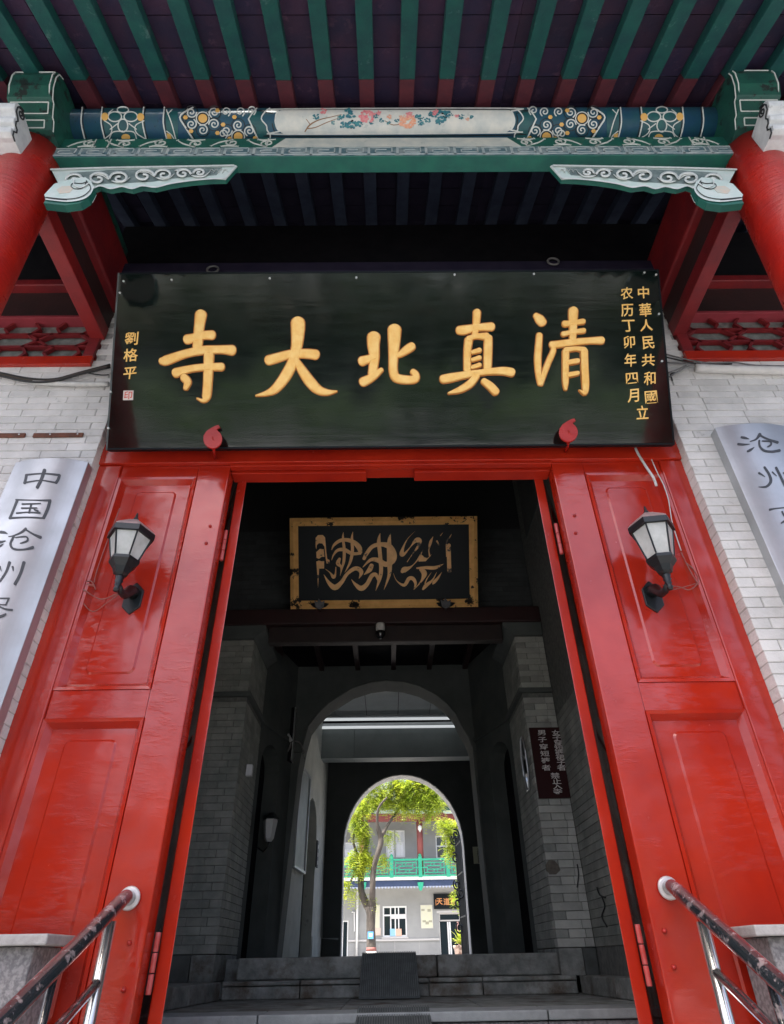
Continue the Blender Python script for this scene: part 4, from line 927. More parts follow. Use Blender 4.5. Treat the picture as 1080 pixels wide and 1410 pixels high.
chars([[(660, 345, 50), (700, 334, 50), (780, 312, 44), (860, 308, 48), (920, 314, 52)], [(822, 135, 72), (822, 180, 70), (815, 270, 56), (795, 350, 54), (755, 430, 56), (700, 500, 46), (650, 527, 26), (592, 540, 6)],
       [(812, 345, 30), (845, 400, 46), (890, 465, 54), (935, 508, 46), (985, 522, 30), (1036, 517, 6)]], 205, 410, 4)
chars([[(180, 215, 68), (178, 260, 62), (183, 330, 50), (172, 420, 44)], [(115, 350, 50), (150, 338, 40), (185, 325, 32)], [(120, 465, 48), (160, 445, 42), (195, 420, 34), (222, 398, 22)],
       [(294, 175, 70), (292, 240, 62), (288, 330, 48), (287, 400, 44), (302, 440, 46), (350, 452, 44), (405, 450, 40), (410, 425, 36), (395, 408, 30)], [(390, 268, 42), (365, 285, 44), (330, 310, 32), (312, 322, 20)]], 470, 410, 4)
chars([[(748, 80, 40), (745, 130, 36), (738, 190, 32), (736, 215, 30)], [(650, 180, 44), (680, 178, 48), (745, 165, 36), (828, 160, 44)], [(702, 235, 42), (695, 300, 38), (695, 400, 38)],
       [(702, 228, 32), (740, 214, 26), (800, 214, 40)], [(810, 222, 42), (808, 300, 44), (805, 400, 42)], [(720, 303, 20), (762, 291, 26)], [(720, 345, 20), (762, 332, 24)], [(720, 386, 20), (762, 372, 24)],
       [(560, 450, 44), (600, 443, 46), (700, 424, 36), (800, 410, 32), (890, 405, 42), (938, 413, 46)], [(745, 430, 36), (710, 475, 40), (655, 508, 32), (592, 528, 10)], [(785, 462, 34), (822, 490, 42), (850, 520, 42)]], 470, 410, 4)
chars([[(150, 205, 60), (190, 245, 100), (225, 285, 96)], [(190, 430, 66), (182, 550, 72), (172, 700, 74), (178, 850, 66), (200, 985, 56)], [(205, 990, 50), (250, 850, 60), (300, 720, 62), (345, 620, 58), (350, 560, 52)],
       [(330, 540, 74), (400, 535, 76), (550, 515, 76), (750, 495, 68), (900, 490, 84)], [(578, 150, 104), (575, 220, 100), (575, 350, 84), (570, 470, 74)], [(475, 303, 70), (570, 292, 54), (690, 275, 58)], [(458, 420, 56), (570, 398, 46), (695, 380, 56)],
       [(490, 620, 76), (487, 800, 70), (487, 960, 66), (487, 1050, 34)], [(490, 602, 60), (600, 588, 46), (700, 600, 60)], [(700, 615, 80), (705, 800, 80), (715, 1000, 78), (705, 1095, 50), (642, 1062, 8)],
       [(525, 745, 56), (625, 728, 56)], [(525, 888, 56), (625, 868, 48)]], 720, 410, 8.307)
def board_small(ch, px, py, size, m=GOLD, off=.011, nm='character'):
    q = random.Random(ord(ch)); sx_, sy_, sk, rs = q.uniform(.9, 1.02), q.uniform(.95, 1.1), q.uniform(-.03, .08), q.uniform(.02, .10)
    def mp(u, v, h):
        c = SB(px, py, .0015+h); uu = u*sx_+v*sk; vv = v*sy_+u*rs; return c+Vector((1, 0, 0))*uu+Wv*vv
    return glyph(ch, size, m, t, mp, nm, .003, off)
for ch, px, py in (('中', 886, 403), ('華', 888.5, 427), ('人', 890, 448), ('民', 892.6, 472), ('共', 892.6, 496), ('和', 894.6, 521), ('國', 896.5, 547), ('立', 884.5, 568),
                   ('农', 863, 404), ('历', 863.7, 427.5), ('丁', 865.7, 449), ('卯', 866.5, 471), ('年', 868, 496), ('四', 870, 521), ('月', 872, 545)): board_small(ch, px, py, .098)
for ch, px, py in (('劉', 181.5, 466.5), ('格', 180.5, 489), ('平', 179.5, 514)): board_small(ch, px, py, .10)
sq = SB(177, 544.5, 0); seal = MB().prism([(-.034, -.034), (.034, -.034), (.034, .034), (-.034, .034)], lambda u, v: sq+Vector((u, 0, 0))+Wv*v+Nv*.003, -Nv*.003)
obj('seal', seal, mat('seal_white', (.62, .55, .50), rough=.5), t)
g = glyph('印', .062, mat('seal_red', (.55, .06, .03), rough=.5), t, lambda u, v, h: sq+Vector((u, 0, 0))+Wv*v+Nv*(.0032+h), 'seal_mark', .001, .01)
for px, py in ((171, 388), (237, 386), (372, 384), (491, 383), (626, 379), (735, 378), (887, 376), (903, 379), (907, 433), (911, 498), (166, 404), (153, 540), (150, 590)):
    c = SB(px, py, .004); obj('screw', MB().tube([c, c+Nv*.008, c+Nv*.010], [.008, .008, .004], 8), mat('screw_zinc', (.55, .56, .55), rough=.35, metal=.6), t)
# red iron leaf hooks that hold the board's lower edge
for px, py, sx, lab in ((293, 604, 1, 'red leaf-shaped iron hook holding the left lower edge of the name board'), (783, 595, -1, 'red leaf-shaped iron hook holding the right lower edge of the name board')):
    h = thing('board_hook', lab, 'hook'); yh = 3.045
    mp = lambda u, v: AY(px+u*1.0, py+v, yh)
    poly = [(13*math.cos(q)*(1+.0*q), 13*math.sin(q)) for q in [math.radians(a) for a in range(-60, 230, 18)]]+[(-13, -4), (-8, -11), (-2, -15), (4, -18), (8, -19), (10, -16), (5, -13), (7, -11.5)]
    obj('leaf_plate', MB().prism(poly, mp, (0, .012, 0)), REDC, h, bevel=.003)
    a = AY(px+1, py+8, yh+.01); b = AY(px+sx*4+(0 if sx > 0 else 0), py+27, 3.262)
    obj('stem', MB().tube([AY(px, py-2, yh-.004), a, (a+b)/2+Vector((0, 0, -.01)), b], [.004, .011, .010, .010], 8), REDC, h, smooth=True)

# =================================================================== STEEL NAME PLATES ON THE WALL
def plate(xl, xr, zt, zb, lab, strokes, ox, oy, sc, vis):
    t = thing('name_plate', lab, 'name plate'); s = .045; ye = 3.125; n = 20; mb = MB()
    def yy(x): u = (x-xl)/(xr-xl)*2-1; u = max(-1, min(1, u)); return ye-s*(1-u*u)
    for i in range(n+1):
        x = xl+(xr-xl)*i/n; mb.v += [Vector((x, yy(x), zb)), Vector((x, yy(x), zt)), Vector((x, WY-.002, zt)), Vector((x, WY-.002, zb))]
    for i in range(n):
        for k in range(4): mb.f.append((i*4+k, i*4+(k+1) % 4, i*4+4+(k+1) % 4, i*4+4+k))
    mb.f += [(0, 3, 2, 1), (n*4, n*4+1, n*4+2, n*4+3)]
    obj('plate_sheet', mb, STEEL, t, bevel=.003)
    def mp(u, v, h):
        y = ye-s*.6
        for _ in range(4): p = AY(u, v, y); y = yy(p.x)
        return AY(u, v, y-.0006-h)
    for ch in strokes:
        a = MB()
        for i, st in enumerate(ch): ribbon(a, [(ox+x/sc, oy+y/sc, w_/sc) for x, y, w_ in st], lambda u, v, h: mp(u, v, h+.0002*i), FLAT, .0012, 5)
        obj('character', a, PLATEC, t)
pa, pb = AY(28.5, 636, 3.125), AY(122, 636, 3.125)
L_str = [[[(215, 200, 24), (208, 235, 22), (200, 265, 24)], [(215, 198, 16), (350, 188, 12), (480, 200, 20)], [(482, 202, 24), (472, 235, 24), (455, 262, 24)], [(200, 262, 14), (330, 243, 10), (455, 262, 14)], [(362, 160, 30), (335, 235, 26), (302, 300, 26)]],
         [[(140, 405, 24), (110, 480, 20), (80, 550, 22)], [(130, 400, 14), (270, 403, 9), (410, 406, 20)], [(405, 412, 26), (385, 480, 26), (355, 545, 26)], [(80, 548, 18), (220, 542, 12), (355, 548, 14)], [(180, 435, 14), (330, 430, 10)], [(175, 468, 14), (300, 466, 10)], [(255, 432, 14), (235, 505, 14)], [(135, 508, 14), (220, 500, 9), (325, 506, 14)], [(278, 480, 12), (308, 490, 16)]],
         [[(8, 662, 26), (40, 666, 20), (62, 676, 5)], [(-20, 745, 24), (10, 742, 22), (45, 732, 6)], [(-25, 785, 22), (5, 772, 18), (28, 756, 5)], [(210, 635, 24), (170, 665, 16), (110, 690, 9), (70, 698, 6)], [(215, 645, 14), (270, 678, 16), (330, 705, 26)], [(112, 695, 16), (85, 755, 18), (110, 797, 18), (190, 802, 14), (268, 785, 24)], [(125, 705, 9), (210, 698, 12), (222, 730, 16), (165, 752, 8)]],
         [[(78, 908, 26), (50, 985, 20), (0, 1060, 18)], [(103, 942, 18), (108, 975, 8)], [(195, 908, 28), (165, 1000, 24), (122, 1082, 26)], [(0, 940, 14), (10, 975, 6)]],
         [[(-10, 1198, 12), (75, 1198, 14)], [(72, 1200, 14), (48, 1250, 14)], [(0, 1248, 10), (48, 1250, 10)], [(-10, 1262, 12), (45, 1285, 16), (100, 1292, 18)], [(-10, 1350, 22), (20, 1340, 24), (48, 1325, 14)]]]
plate(pa.x-.03, pb.x, pb.z, -.1, 'convex steel name plate with engraved characters on the white brick wall left of the gate', L_str, 0, 620, 5.877, None)
pa = AY(984.5, 589, 3.125)
R_str = [[[(305, 238, 24), (345, 245, 26), (385, 256, 6)], [(272, 308, 26), (330, 312, 22), (390, 308, 6)], [(368, 382, 22), (402, 365, 26), (436, 340, 8)], [(495, 208, 36), (455, 258, 20), (395, 280, 10)], [(505, 222, 20), (580, 258, 20), (675, 290, 30)], [(488, 270, 18), (495, 330, 22), (540, 373, 24), (620, 384, 24), (696, 372, 30)], [(520, 275, 12), (598, 280, 16), (608, 312, 22), (575, 335, 16)]],
         [[(485, 603, 24), (515, 620, 16), (548, 642, 5)], [(542, 545, 26), (590, 620, 28), (605, 690, 32), (560, 742, 24), (480, 745, 6)], [(622, 593, 16), (665, 632, 8)], [(660, 548, 26), (700, 625, 26), (750, 730, 26)], [(735, 600, 16), (775, 640, 8)]],
         [[(595, 978, 26), (650, 966, 14), (760, 955, 12)], [(722, 998, 20), (742, 1040, 18)], [(712, 1115, 14), (745, 1095, 24)]]]
plate(pa.x, pa.x+.52, AY(984.5, 589, 3.125).z, -.1, 'convex steel name plate with engraved characters on the white brick wall right of the gate', R_str, 980, 570, 7.42, None)
# rusty strip with screws, left wall
t = thing('rust_strip', 'thin rusty metal strip with screws on the left brick wall above the steel plate', 'metal strip')
RUST = mat('rusty_iron', (.16, .05, .025), (.09, .035, .02), sc=25, rough=.7)
for a, b in (((-40, 600), (34, 601)), ((46, 599.5), (115, 598))):
    p, q = AY(*a, WY-.01), AY(*b, WY-.01); obj('strip', MB().box(p.x, q.x, WY-.016, WY-.002, p.z-.018, p.z+.018), RUST, t, bevel=.003)
    for f in (.35, .9): obj('screw', MB().tube([(p.x+(q.x-p.x)*f, WY-.017, p.z), (p.x+(q.x-p.x)*f, WY-.022, p.z)], .006, 8), mat('screw_zinc', (.5, .5, .5)), t)
# cables and pipes along the top of the walls
def cable(nm, lab, cat, pts, y, r, mt, grp=None, parent=None):
    P = [AY(px, py, y-(d[0] if d else 0)) for px, py, *d in pts]; P = [Vector(q) for q in cr([tuple(p) for p in P], 5)]
    o = obj(nm, MB().tube(P, r, 8), mt, parent, smooth=True)
    return tag(o, lab, cat, grp) if not parent else o
CB = mat('black_cable', (.015, .015, .015), rough=.5); CW = mat('white_conduit', (.60, .60, .58), (.45, .45, .44), sc=12, rough=.5); CG = mat('grey_cable', (.22, .215, .21), (.12, .12, .12), sc=20, rough=.6)
bc = thing('cable_bundle', 'bundle of sagging dark cables along the top of the left white brick wall', 'cables')
for k, off in enumerate((0, 2.5, 4.5)):
    cable('cable', None, None, [(-30, 505+off), (0, 513+off), (40, 521+off), (75, 522+off*.6), (110, 513+off*.5), (152, 502+off*.8)], WY-.02-.012*k, .008, (CB, mat('brown_cable', (.07, .055, .04), rough=.6), CB)[k], parent=bc)
cable('cable', None, None, [(115, 512), (135, 516), (150, 516)], WY-.02, .005, CB, parent=bc)
cable('conduit_pipe', 'white conduit pipe on the left brick wall under the sagging cables', 'pipe', [(46, 527), (100, 529), (150, 529)], WY-.022, .019, CW)
cable('conduit_pipe', 'fat white painted pipe on the right brick wall under the grey cables', 'pipe', [(958, 507), (1010, 509), (1100, 511)], WY-.03, .034, WBR)
bc = thing('cable_bundle', 'tangle of grey cables at the top of the right white brick wall', 'cables')
for k, pts in enumerate(([(918, 488), (950, 496), (980, 500), (1010, 499), (1040, 503), (1090, 504)], [(918, 492), (950, 499), (975, 502), (1008, 501)], [(922, 519), (935, 511), (948, 504), (957, 503)], [(918, 499), (940, 500), (965, 500)], [(926, 524), (924, 515), (932, 513), (940, 508)], [(920, 513), (930, 510), (945, 503)])):
    cable('cable', None, None, pts, WY-.02-.01*(k % 3), .006, (CG, CB, CG)[k % 3], parent=bc)
cable('door_cable', 'thick off-white cable end hanging over the top of the right red door panel', 'cable', [(875, 617), (880, 627), (890, 643), (900, 658), (904, 669)], D-.03, .009, CW)
cable('door_cable', 'thin off-white wire hanging over the top of the right red door panel', 'cable', [(892, 616), (898, 634), (906, 652), (914, 668), (921, 690), (926, 720), (938, 758)], D-.02, .0035, CW)

# =================================================================== LANTERNS ON THE DOORS
def lantern(M, px, pys, lab, wires):
    y = 3.09; rim = AY(px[0], pys[0], y); low = AY(px[1], pys[1], y); cx, cz = (rim.x+low.x)/2, rim.z
    t = thing('wall_lantern', lab, 'lantern', (round(cx, 3), y, round(low.z, 3)))
    R1, R2, R3, zl = .118, .078, .086, low.z; rot = math.radians(8 if M < 0 else -8)
    L = lambda pr, k=6: MB().lathe(pr, (cx, y, 0), k, rot)
    obj('roof_cap', L([(R1+.012, cz), (R1+.014, cz+.012), (R1-.004, cz+.03), (.045, cz+.085), (.012, cz+.10)]), CAPM, t)
    obj('roof_rim', L([(R1+.006, cz-.035), (R1+.018, cz-.033), (R1+.018, cz+.004), (R1+.006, cz+.006)]), BLACKM, t)
    obj('finial', MB().lathe([(.012, cz+.10), (.017, cz+.112), (.009, cz+.122), (.009, cz+.135), (.004, cz+.155), (.001, cz+.16)], (cx, y, 0), 12), BLACKM, t, smooth=True)
    obj('base_cup', L([(R3, zl+.006), (R3, zl-.012), (.055, zl-.05), (.042, zl-.085), (.02, zl-.10)]), BLACKM, t)
    obj('base_plate', L([(R3-.002, zl+.0065), (R3-.01, zl+.012)]), mat('lamp_inner', (.35, .35, .33), rough=.5), t)
    zt_ = cz-.034; zb = zl+.012
    def ring(r, z): return [Vector((cx+r*math.cos(rot+math.pi/3*k), y+r*math.sin(rot+math.pi/3*k), z)) for k in range(6)]
    A_, B_ = ring(R1, zt_), ring(R2, zb)
    bw = MB()
    for k in range(6):
        obj('glazing_bar', MB().tube([A_[k], B_[k]], .0055, 6), BLACKM, t)
        a, b, c, d = A_[k], A_[(k+1) % 6], B_[(k+1) % 6], B_[k]; nn = (b-a).cross(c-a).normalized()
        if nn.dot((a+b)/2-Vector((cx, y, a.z))) < 0: nn = -nn
        a, b, c, d = [q-nn*.001 for q in (a, b, c, d)]
        o = obj('pane', MB().hexa([d, c, c-nn*.003, d-nn*.003, a, b, b-nn*.003, a-nn*.003]), GLASS, t)
    obj('bulb', MB().lathe([(.02, zb), (.022, zb+.03), (.04, zb+.06), (.052, zb+.10), (.045, zb+.14), (.025, zb+.16), (.001, zb+.165)], (cx, y, 0), 16), BULB, t, smooth=True)
    obj('stem', MB().lathe([(.02, zl-.10), (.026, zl-.108), (.018, zl-.12), (.024, zl-.13), (.016, zl-.145), (.02, zl-.155), (.012, zl-.165), (.018, zl-.175), (.016, zl-.195), (.001, zl-.2)], (cx, y, 0), 14), BLACKM, t, smooth=True)
    yw = D+.03; za = zl-.145
    obj('arm', MB().tube([(cx, y, za), (cx, y+.06, za-.025), (cx, y+.12, za-.01), (cx, y+.17, za+.045), (cx, yw, za+.06)], [.014, .02, .026, .034, .04], 10), BLACKM, t, smooth=True)
    hx = [(0, .115), (.055, .06), (.055, -.05), (.0, -.10), (-.055, -.05), (-.055, .06)]
    obj('wall_plate', MB().prism([(cx+a, za+.02+b) for a, b in hx], lambda u, v: (u, yw-.014, v), (0, .02, 0)), BLACKM, t, bevel=.005)
    obj('wall_plate_seat', MB().prism([(cx+a*1.2, za+.02+b*1.15) for a, b in hx], lambda u, v: (u, yw-.002, v), (0, .008, 0)), RED, t)
    WC = mat('painted_wire', (.33, .05, .04), (.25, .12, .10), sc=30, rough=.5)
    for i, (pts, r) in enumerate(wires):
        P = [AY(a, b, D+(.005 if i % 2 else -.004)) for a, b in pts]; P = [Vector(q) for q in cr([tuple(p) for p in P], 5)]
        obj('wire', MB().tube(P, r, 6), WC, t, smooth=True)
lantern(-1, (182, 171), (736, 773), 'black lantern with frosted bulb on the left red door panel',
        [([(175, 812), (160, 818), (140, 825), (120, 815), (108, 806), (125, 800), (132, 812)], .004), ([(172, 812), (150, 828), (128, 842), (112, 826), (106, 812)], .003), ([(165, 700), (148, 745), (134, 785), (130, 802)], .004), ([(104, 812), (118, 806), (130, 806)], .009)])
lantern(1, (899, 908), (726, 771), 'black lantern with frosted bulb on the right red door panel',
        [([(912, 806), (935, 808), (950, 812), (962, 800), (956, 785), (945, 775)], .004), ([(914, 808), (925, 812), (950, 806), (962, 802)], .003), ([(938, 760), (950, 785), (962, 805)], .004)])

# =================================================================== HANDRAILS AND GRANITE BLOCKS
def rail(sx, fl, far, low0, low1, post0, post1, lab, x):
    t = thing('handrail', lab, 'handrail')
    a = AX(*fl, x); b = AX(*far, x); a = Vector((x, D-.012, AY(*fl, D-.01).z)); d = (b-a).normalized()
    obj('top_tube', MB().tube([a, a+Vector((0, -.05, 0)), a+Vector((0, -.085, -.012))+d*.02, b, b+d*.9], .031, 20), TUBE, t, smooth=True)
    obj('flange', MB().tube([a, a+Vector((0, -.008, 0)), a+Vector((0, -.012, 0))], [.048, .048, .040], 24), mat('flange_white', (.62, .58, .57), (.5, .45, .44), sc=30, rough=.3, metal=.3), t, smooth=True)
    p0 = AX(*low0, x); p1 = AX(*low1, x); e = (p1-p0).normalized()
    y0 = AX(*post0, x).y
    zt = a.z+(y0-a.y)*(b.z-a.z)/(b.y-a.y)-.02
    obj('post', MB().tube([(x, y0, -.9), (x, y0, zt)], .024, 16), mat('post_steel', (.70, .70, .66), rough=.22, metal=.9, bump=.0005, bsc=40), t, smooth=True)
    q0 = Vector((x, y0, AY(*low0, y0).z)); dd = (b-a).normalized()
    obj('lower_tube', MB().tube([q0, q0+dd*1.6], .0185, 16), TUBE, t, smooth=True)
    for k in (1, 2): 
        yy_ = y0-.42*k; obj('post', MB().tube([(x, yy_, -1.3), (x, yy_, a.z+(yy_-a.y)*(b.z-a.z)/(b.y-a.y)-.02)], .015, 14), TUBE, t, smooth=True)
rail(-1, (180, 1237), (0, 1410), (131, 1352), (72, 1410), (146, 1300), (118, 1410), 'worn steel handrail on the left of the stair, ending on the left door panel', AY(180, 1237, D).x)
rail(1, (919, 1223), (1080, 1359), (985, 1337), (1058, 1408), (975, 1300), (1000, 1408), 'worn steel handrail on the right of the stair, ending on the right door panel', AY(919, 1223, D).x)
for sx, pe, pc, lab in ((-1, (48, 1303), (65, 1292), 'rough grey granite block with a pale cap at the foot of the left door panel'), (1, (1057, 1290), (1040, 1281), 'rough grey granite block with a pale cap at the foot of the right door panel')):
    t = thing('granite_block', lab, 'stone block'); y = 3.02; xe = AY(*pe, y).x; xc = AY(*pc, y-.05).x; z1 = AY(*pe, y).z; zc = AY(*pc, y-.05).z+.012
    X = sorted((xe, xe+sx*1.1)); obj('block', MB().box(X[0], X[1], y, D-.02, ZS, z1), GRAN, t, bevel=.008)
    X = sorted((xc, xc+sx*1.2)); obj('cap', MB().box(X[0], X[1], y-.05, D-.015, z1+.002, z1+.04), GRANC, t, bevel=.006)
# =================================================================== GILT PLAQUE OVER THE BEAM
PB = AY(529, 838, 6.05); yt = 5.45; TL2, TR2 = AY(400, 712, yt), AY(658, 712, yt); BL2, BR2 = AY(401, 838, 6.02), AY(658, 836, 6.02)
q0 = Vector(((BL2.x+BR2.x)/2, 6.02, (BL2.z+BR2.z)/2)); w2 = Vector((0, yt-6.02, (TL2.z+TR2.z)/2-q0.z)); H2 = w2.length; w2.normalize(); n2 = Vector((0, -w2.z, w2.y))
if n2.y > 0: n2 = -n2
QB = lambda px, py, h=0.0: APL(px, py, q0, n2)+n2*h
t = thing('gilt_plaque', 'black plaque with peeling gilt frame and gold Arabic calligraphy above the maroon beam', 'plaque')
hw_ = (TR2.x-TL2.x+BR2.x-BL2.x)/4
P3 = lambda u, v, h: q0+Vector((u, 0, 0))+w2*v+n2*h
obj('board', MB().hexa([P3(-hw_+.02, .02, .0), P3(hw_-.02, .02, .0), P3(hw_-.02, .02, -.05), P3(-hw_+.02, .02, -.05), P3(-hw_+.02, H2-.02, .0), P3(hw_-.02, H2-.02, .0), P3(hw_-.02, H2-.02, -.05), P3(-hw_+.02, H2-.02, -.05)]), LACQ2, t)
fw = .088
FRM = mat('gilt_frame', (.85, .50, .18), (.70, .38, .12), sc=10, rough=.45, c3=(.012, .010, .009), s3=6, t3=(.575, .585))
def fbar(c, nm='frame_bar'):
    (u0, v0), (u1, v1), (u2, v2), (u3, v3) = c      # outer a, outer b, inner b, inner a
    mid = lambda p, q, f: (p[0]+(q[0]-p[0])*f, p[1]+(q[1]-p[1])*f)
    mb = MB(); a, b, ci, di = c; m1, m2_ = mid(a, di, .45), mid(b, ci, .45)
    V = [P3(*a, -.05), P3(*b, -.05), P3(*a, .02), P3(*b, .02), P3(*m1, .045), P3(*m2_, .045), P3(*di, .004), P3(*ci, .004)]
    mb.add(V, [(0, 1, 3, 2), (2, 3, 5, 4), (4, 5, 7, 6), (0, 2, 4, 6), (1, 7, 5, 3)]); obj(nm, mb, FRM, t)
O = [(-hw_, 0), (hw_, 0), (hw_, H2), (-hw_, H2)]; In = [(-hw_+fw, fw), (hw_-fw, fw), (hw_-fw, H2-fw), (-hw_+fw, H2-fw)]
for k in range(4): fbar((O[k], O[(k+1) % 4], In[(k+1) % 4], In[k]))
a1 = MB(); BR_ = ((-1, 0), (-.9, .8), (0, 1), (.9, .8), (1, 0))
def ar(strokes, ox, oy, sc):
    for i, s in enumerate(strokes): ribbon(a1, [(ox+x/sc, oy+y/sc, w_/sc) for x, y, w_ in s], lambda u, v, h: QB(u, v, h+.0022+.0005*i), BR_, .004, 5)
def arp(poly, ox, oy, sc, h=.006): a1.prism([(ox+x/sc, oy+y/sc) for x, y in poly], lambda u, v: QB(u, v, h), -n2*h)
arp([(115, 160), (140, 130), (190, 128), (215, 155), (228, 300), (238, 380), (262, 395), (262, 430), (232, 430), (222, 380), (208, 250), (185, 218), (150, 215), (128, 235), (122, 280), (115, 250)], 420, 720, 7.714)
arp([(122, 310), (160, 275), (200, 280), (208, 360), (180, 360), (150, 382), (125, 370)], 420, 720, 7.714)
arp([(122, 410), (150, 400), (180, 408), (205, 405), (205, 485), (152, 485), (148, 560), (140, 690), (134, 560)], 420, 720, 7.714)
ar([[(285, 285, 8), (310, 235, 26), (370, 190, 36), (440, 180, 40), (520, 205, 46), (575, 260, 56), (590, 312, 40)], [(590, 322, 30), (500, 325, 36), (420, 285, 40), (350, 290, 32), (305, 340, 18), (285, 395, 4)],
    [(410, 95, 3), (405, 160, 24), (418, 280, 32), (415, 400, 32), (395, 480, 18), (375, 560, 3)], [(510, 95, 3), (500, 170, 28), (505, 300, 34), (480, 420, 28), (425, 525, 3)],
    [(370, 380, 28), (352, 430, 44), (385, 470, 22), (380, 540, 5)], [(220, 490, 3), (270, 530, 14), (305, 575, 38), (325, 540, 18), (330, 470, 8)],
    [(203, 548, 3), (255, 635, 36), (320, 685, 60), (390, 630, 42), (450, 540, 36), (540, 482, 44), (600, 520, 46), (576, 588, 6)], [(495, 600, 3), (540, 655, 34), (600, 695, 56), (660, 650, 44), (710, 562, 44), (755, 550, 40), (778, 605, 24)],
    [(628, 380, 34), (660, 320, 40), (720, 250, 42), (810, 227, 46), (895, 250, 62), (948, 330, 56), (935, 400, 56), (860, 440, 56), (780, 397, 52), (700, 392, 34), (618, 468, 8)],
    [(800, 110, 3), (786, 190, 38), (798, 330, 42), (810, 500, 42), (792, 600, 36), (752, 720, 3)], [(912, 110, 3), (896, 200, 42), (900, 400, 56), (895, 550, 36), (840, 710, 3)], [(710, 450, 44), (685, 500, 50), (630, 548, 8)]], 420, 720, 7.714)
ar([[(335, 130, 2), (230, 240, 11), (165, 370, 36), (145, 465, 70), (190, 455, 36), (280, 350, 14), (350, 265, 60), (400, 262, 84), (400, 330, 46), (300, 470, 12), (225, 580, 10)], [(460, 395, 5), (400, 520, 26), (320, 620, 12), (250, 670, 46), (185, 695, 86), (150, 725, 50)],
    [(610, 205, 5), (572, 290, 44), (548, 400, 16), (560, 490, 26)], [(755, 145, 3), (720, 190, 12)], [(668, 270, 26), (700, 330, 16)], [(885, 165, 3), (860, 210, 14), (812, 285, 18), (810, 500, 12)], [(842, 330, 62), (846, 500, 62), (852, 715, 62)],
    [(370, 672, 26), (500, 665, 46), (640, 665, 52), (765, 610, 4)], [(430, 690, 56), (480, 750, 84), (450, 840, 38), (400, 910, 18), (325, 990, 6)], [(20, 750, 4), (70, 860, 12), (180, 925, 46), (250, 830, 56), (310, 828, 56), (350, 900, 40), (325, 990, 6)],
    [(585, 735, 3), (520, 830, 16), (490, 900, 16)], [(665, 730, 3), (600, 850, 28), (505, 930, 56), (460, 985, 30)], [(740, 730, 3), (680, 820, 36), (625, 880, 46), (605, 910, 14)]], 540, 720, 10.8)
arp([(390, 530), (430, 460), (480, 510), (525, 525), (590, 470), (500, 570), (395, 575)], 540, 720, 10.8)
obj('calligraphy', a1, mat('calligraphy_gold', (.88, .50, .20), (.72, .40, .15), sc=14, rough=.5, c3=(.06, .045, .03), s3=7, t3=(.60, .61)), t)
# lotus feet
for px, py, lab in ((440, 833, 'grey iron lotus foot under the left corner of the gilt plaque'), (614, 832, 'grey iron lotus foot under the right corner of the gilt plaque')):
    h = thing('lotus_foot', lab, 'plaque support'); yq = 5.93
    LT = mat('lotus_grey', (.14, .145, .15), (.07, .075, .08), sc=20, rough=.6)
    for k, pts in enumerate(([(0, 6), (-9, 2), (-13, -2), (-7, -3), (-2, 1)], [(0, 6), (9, 2), (13, -2), (7, -3), (2, 1)], [(-5, 3), (-7, -6), (-3, -4), (-1, -9), (3, -4), (7, -6), (6, 3), (0, 6)])):
        obj('petal', MB().prism([(px+a, py+b) for a, b in pts], lambda u, v: AY(u, v, yq-.012*k), (0, .010, 0)), LT if k == 2 else BLACKM, h)
    obj('stem', MB().tube([AY(px, py+3, yq), AY(px, py+7, 6.055)], .012, 8), BLACKM, h)
# ceiling camera on the beam
c = AY(524, 868, 6.03); t = thing('dome_camera', 'small round security camera with pale housing under the middle of the maroon beam', 'camera')
HS = mat('camera_housing', (.50, .49, .46), rough=.35)
obj('housing', MB().lathe([(.045, .06), (.05, .05), (.05, .0), (.042, -.02), (.046, -.03)], (c.x, c.y-.03, c.z), 20), HS, t, smooth=True, bevel=.002)
obj('lens_dome', MB().lathe([(.05, -.03), (.05, -.05), (.043, -.078), (.028, -.098), (.008, -.108), (.001, -.109)], (c.x, c.y-.03, c.z), 20), mat('dome_black', (.01, .01, .012), rough=.06, spec=.8), t, smooth=True)
# notice on the right pier
t = thing('notice_sign', 'dark red dress-code notice with white vertical characters on the right pier', 'sign'); yn = 6.08
qs = [AY(729, 1002, yn), AY(779, 1001, yn), AY(796, 1098, yn), AY(742, 1100, yn)]
nx0, nx1 = (qs[0].x+qs[3].x)/2, (qs[1].x+qs[2].x)/2; nz0, nz1 = (qs[2].z+qs[3].z)/2, (qs[0].z+qs[1].z)/2
obj('panel', MB().box(nx0, nx1, yn, yn+.014, nz0, nz1), mat('notice_maroon', (.028, .006, .006), rough=.5, spec=.2), t, bevel=.002)
NW = mat('notice_white', (.62, .58, .56), rough=.5)
for ch, px, py in (('女', 765.8, 1009), ('子', 767, 1016), ('穿', 768.7, 1022.5), ('短', 769.7, 1029.3), ('裤', 770.4, 1036), ('裙', 771.4, 1042.6), ('子', 773, 1049.8), ('者', 773.3, 1057), ('男', 745.8, 1009), ('子', 747, 1018.5), ('穿', 748.7, 1028), ('短', 750.4, 1037.6), ('裤', 751.4, 1047), ('者', 752.3, 1057),
                   ('禁', 764.6, 1068), ('止', 766.7, 1075.5), ('入', 767.7, 1082.6), ('寺', 768.2, 1090)):
    cc = AY(px, py, yn); glyph(ch, .088, NW, t, lambda u, v, h: Vector((cc.x+u, yn-.001-h, cc.z+v)), 'character', .001, .012, sy=.62)
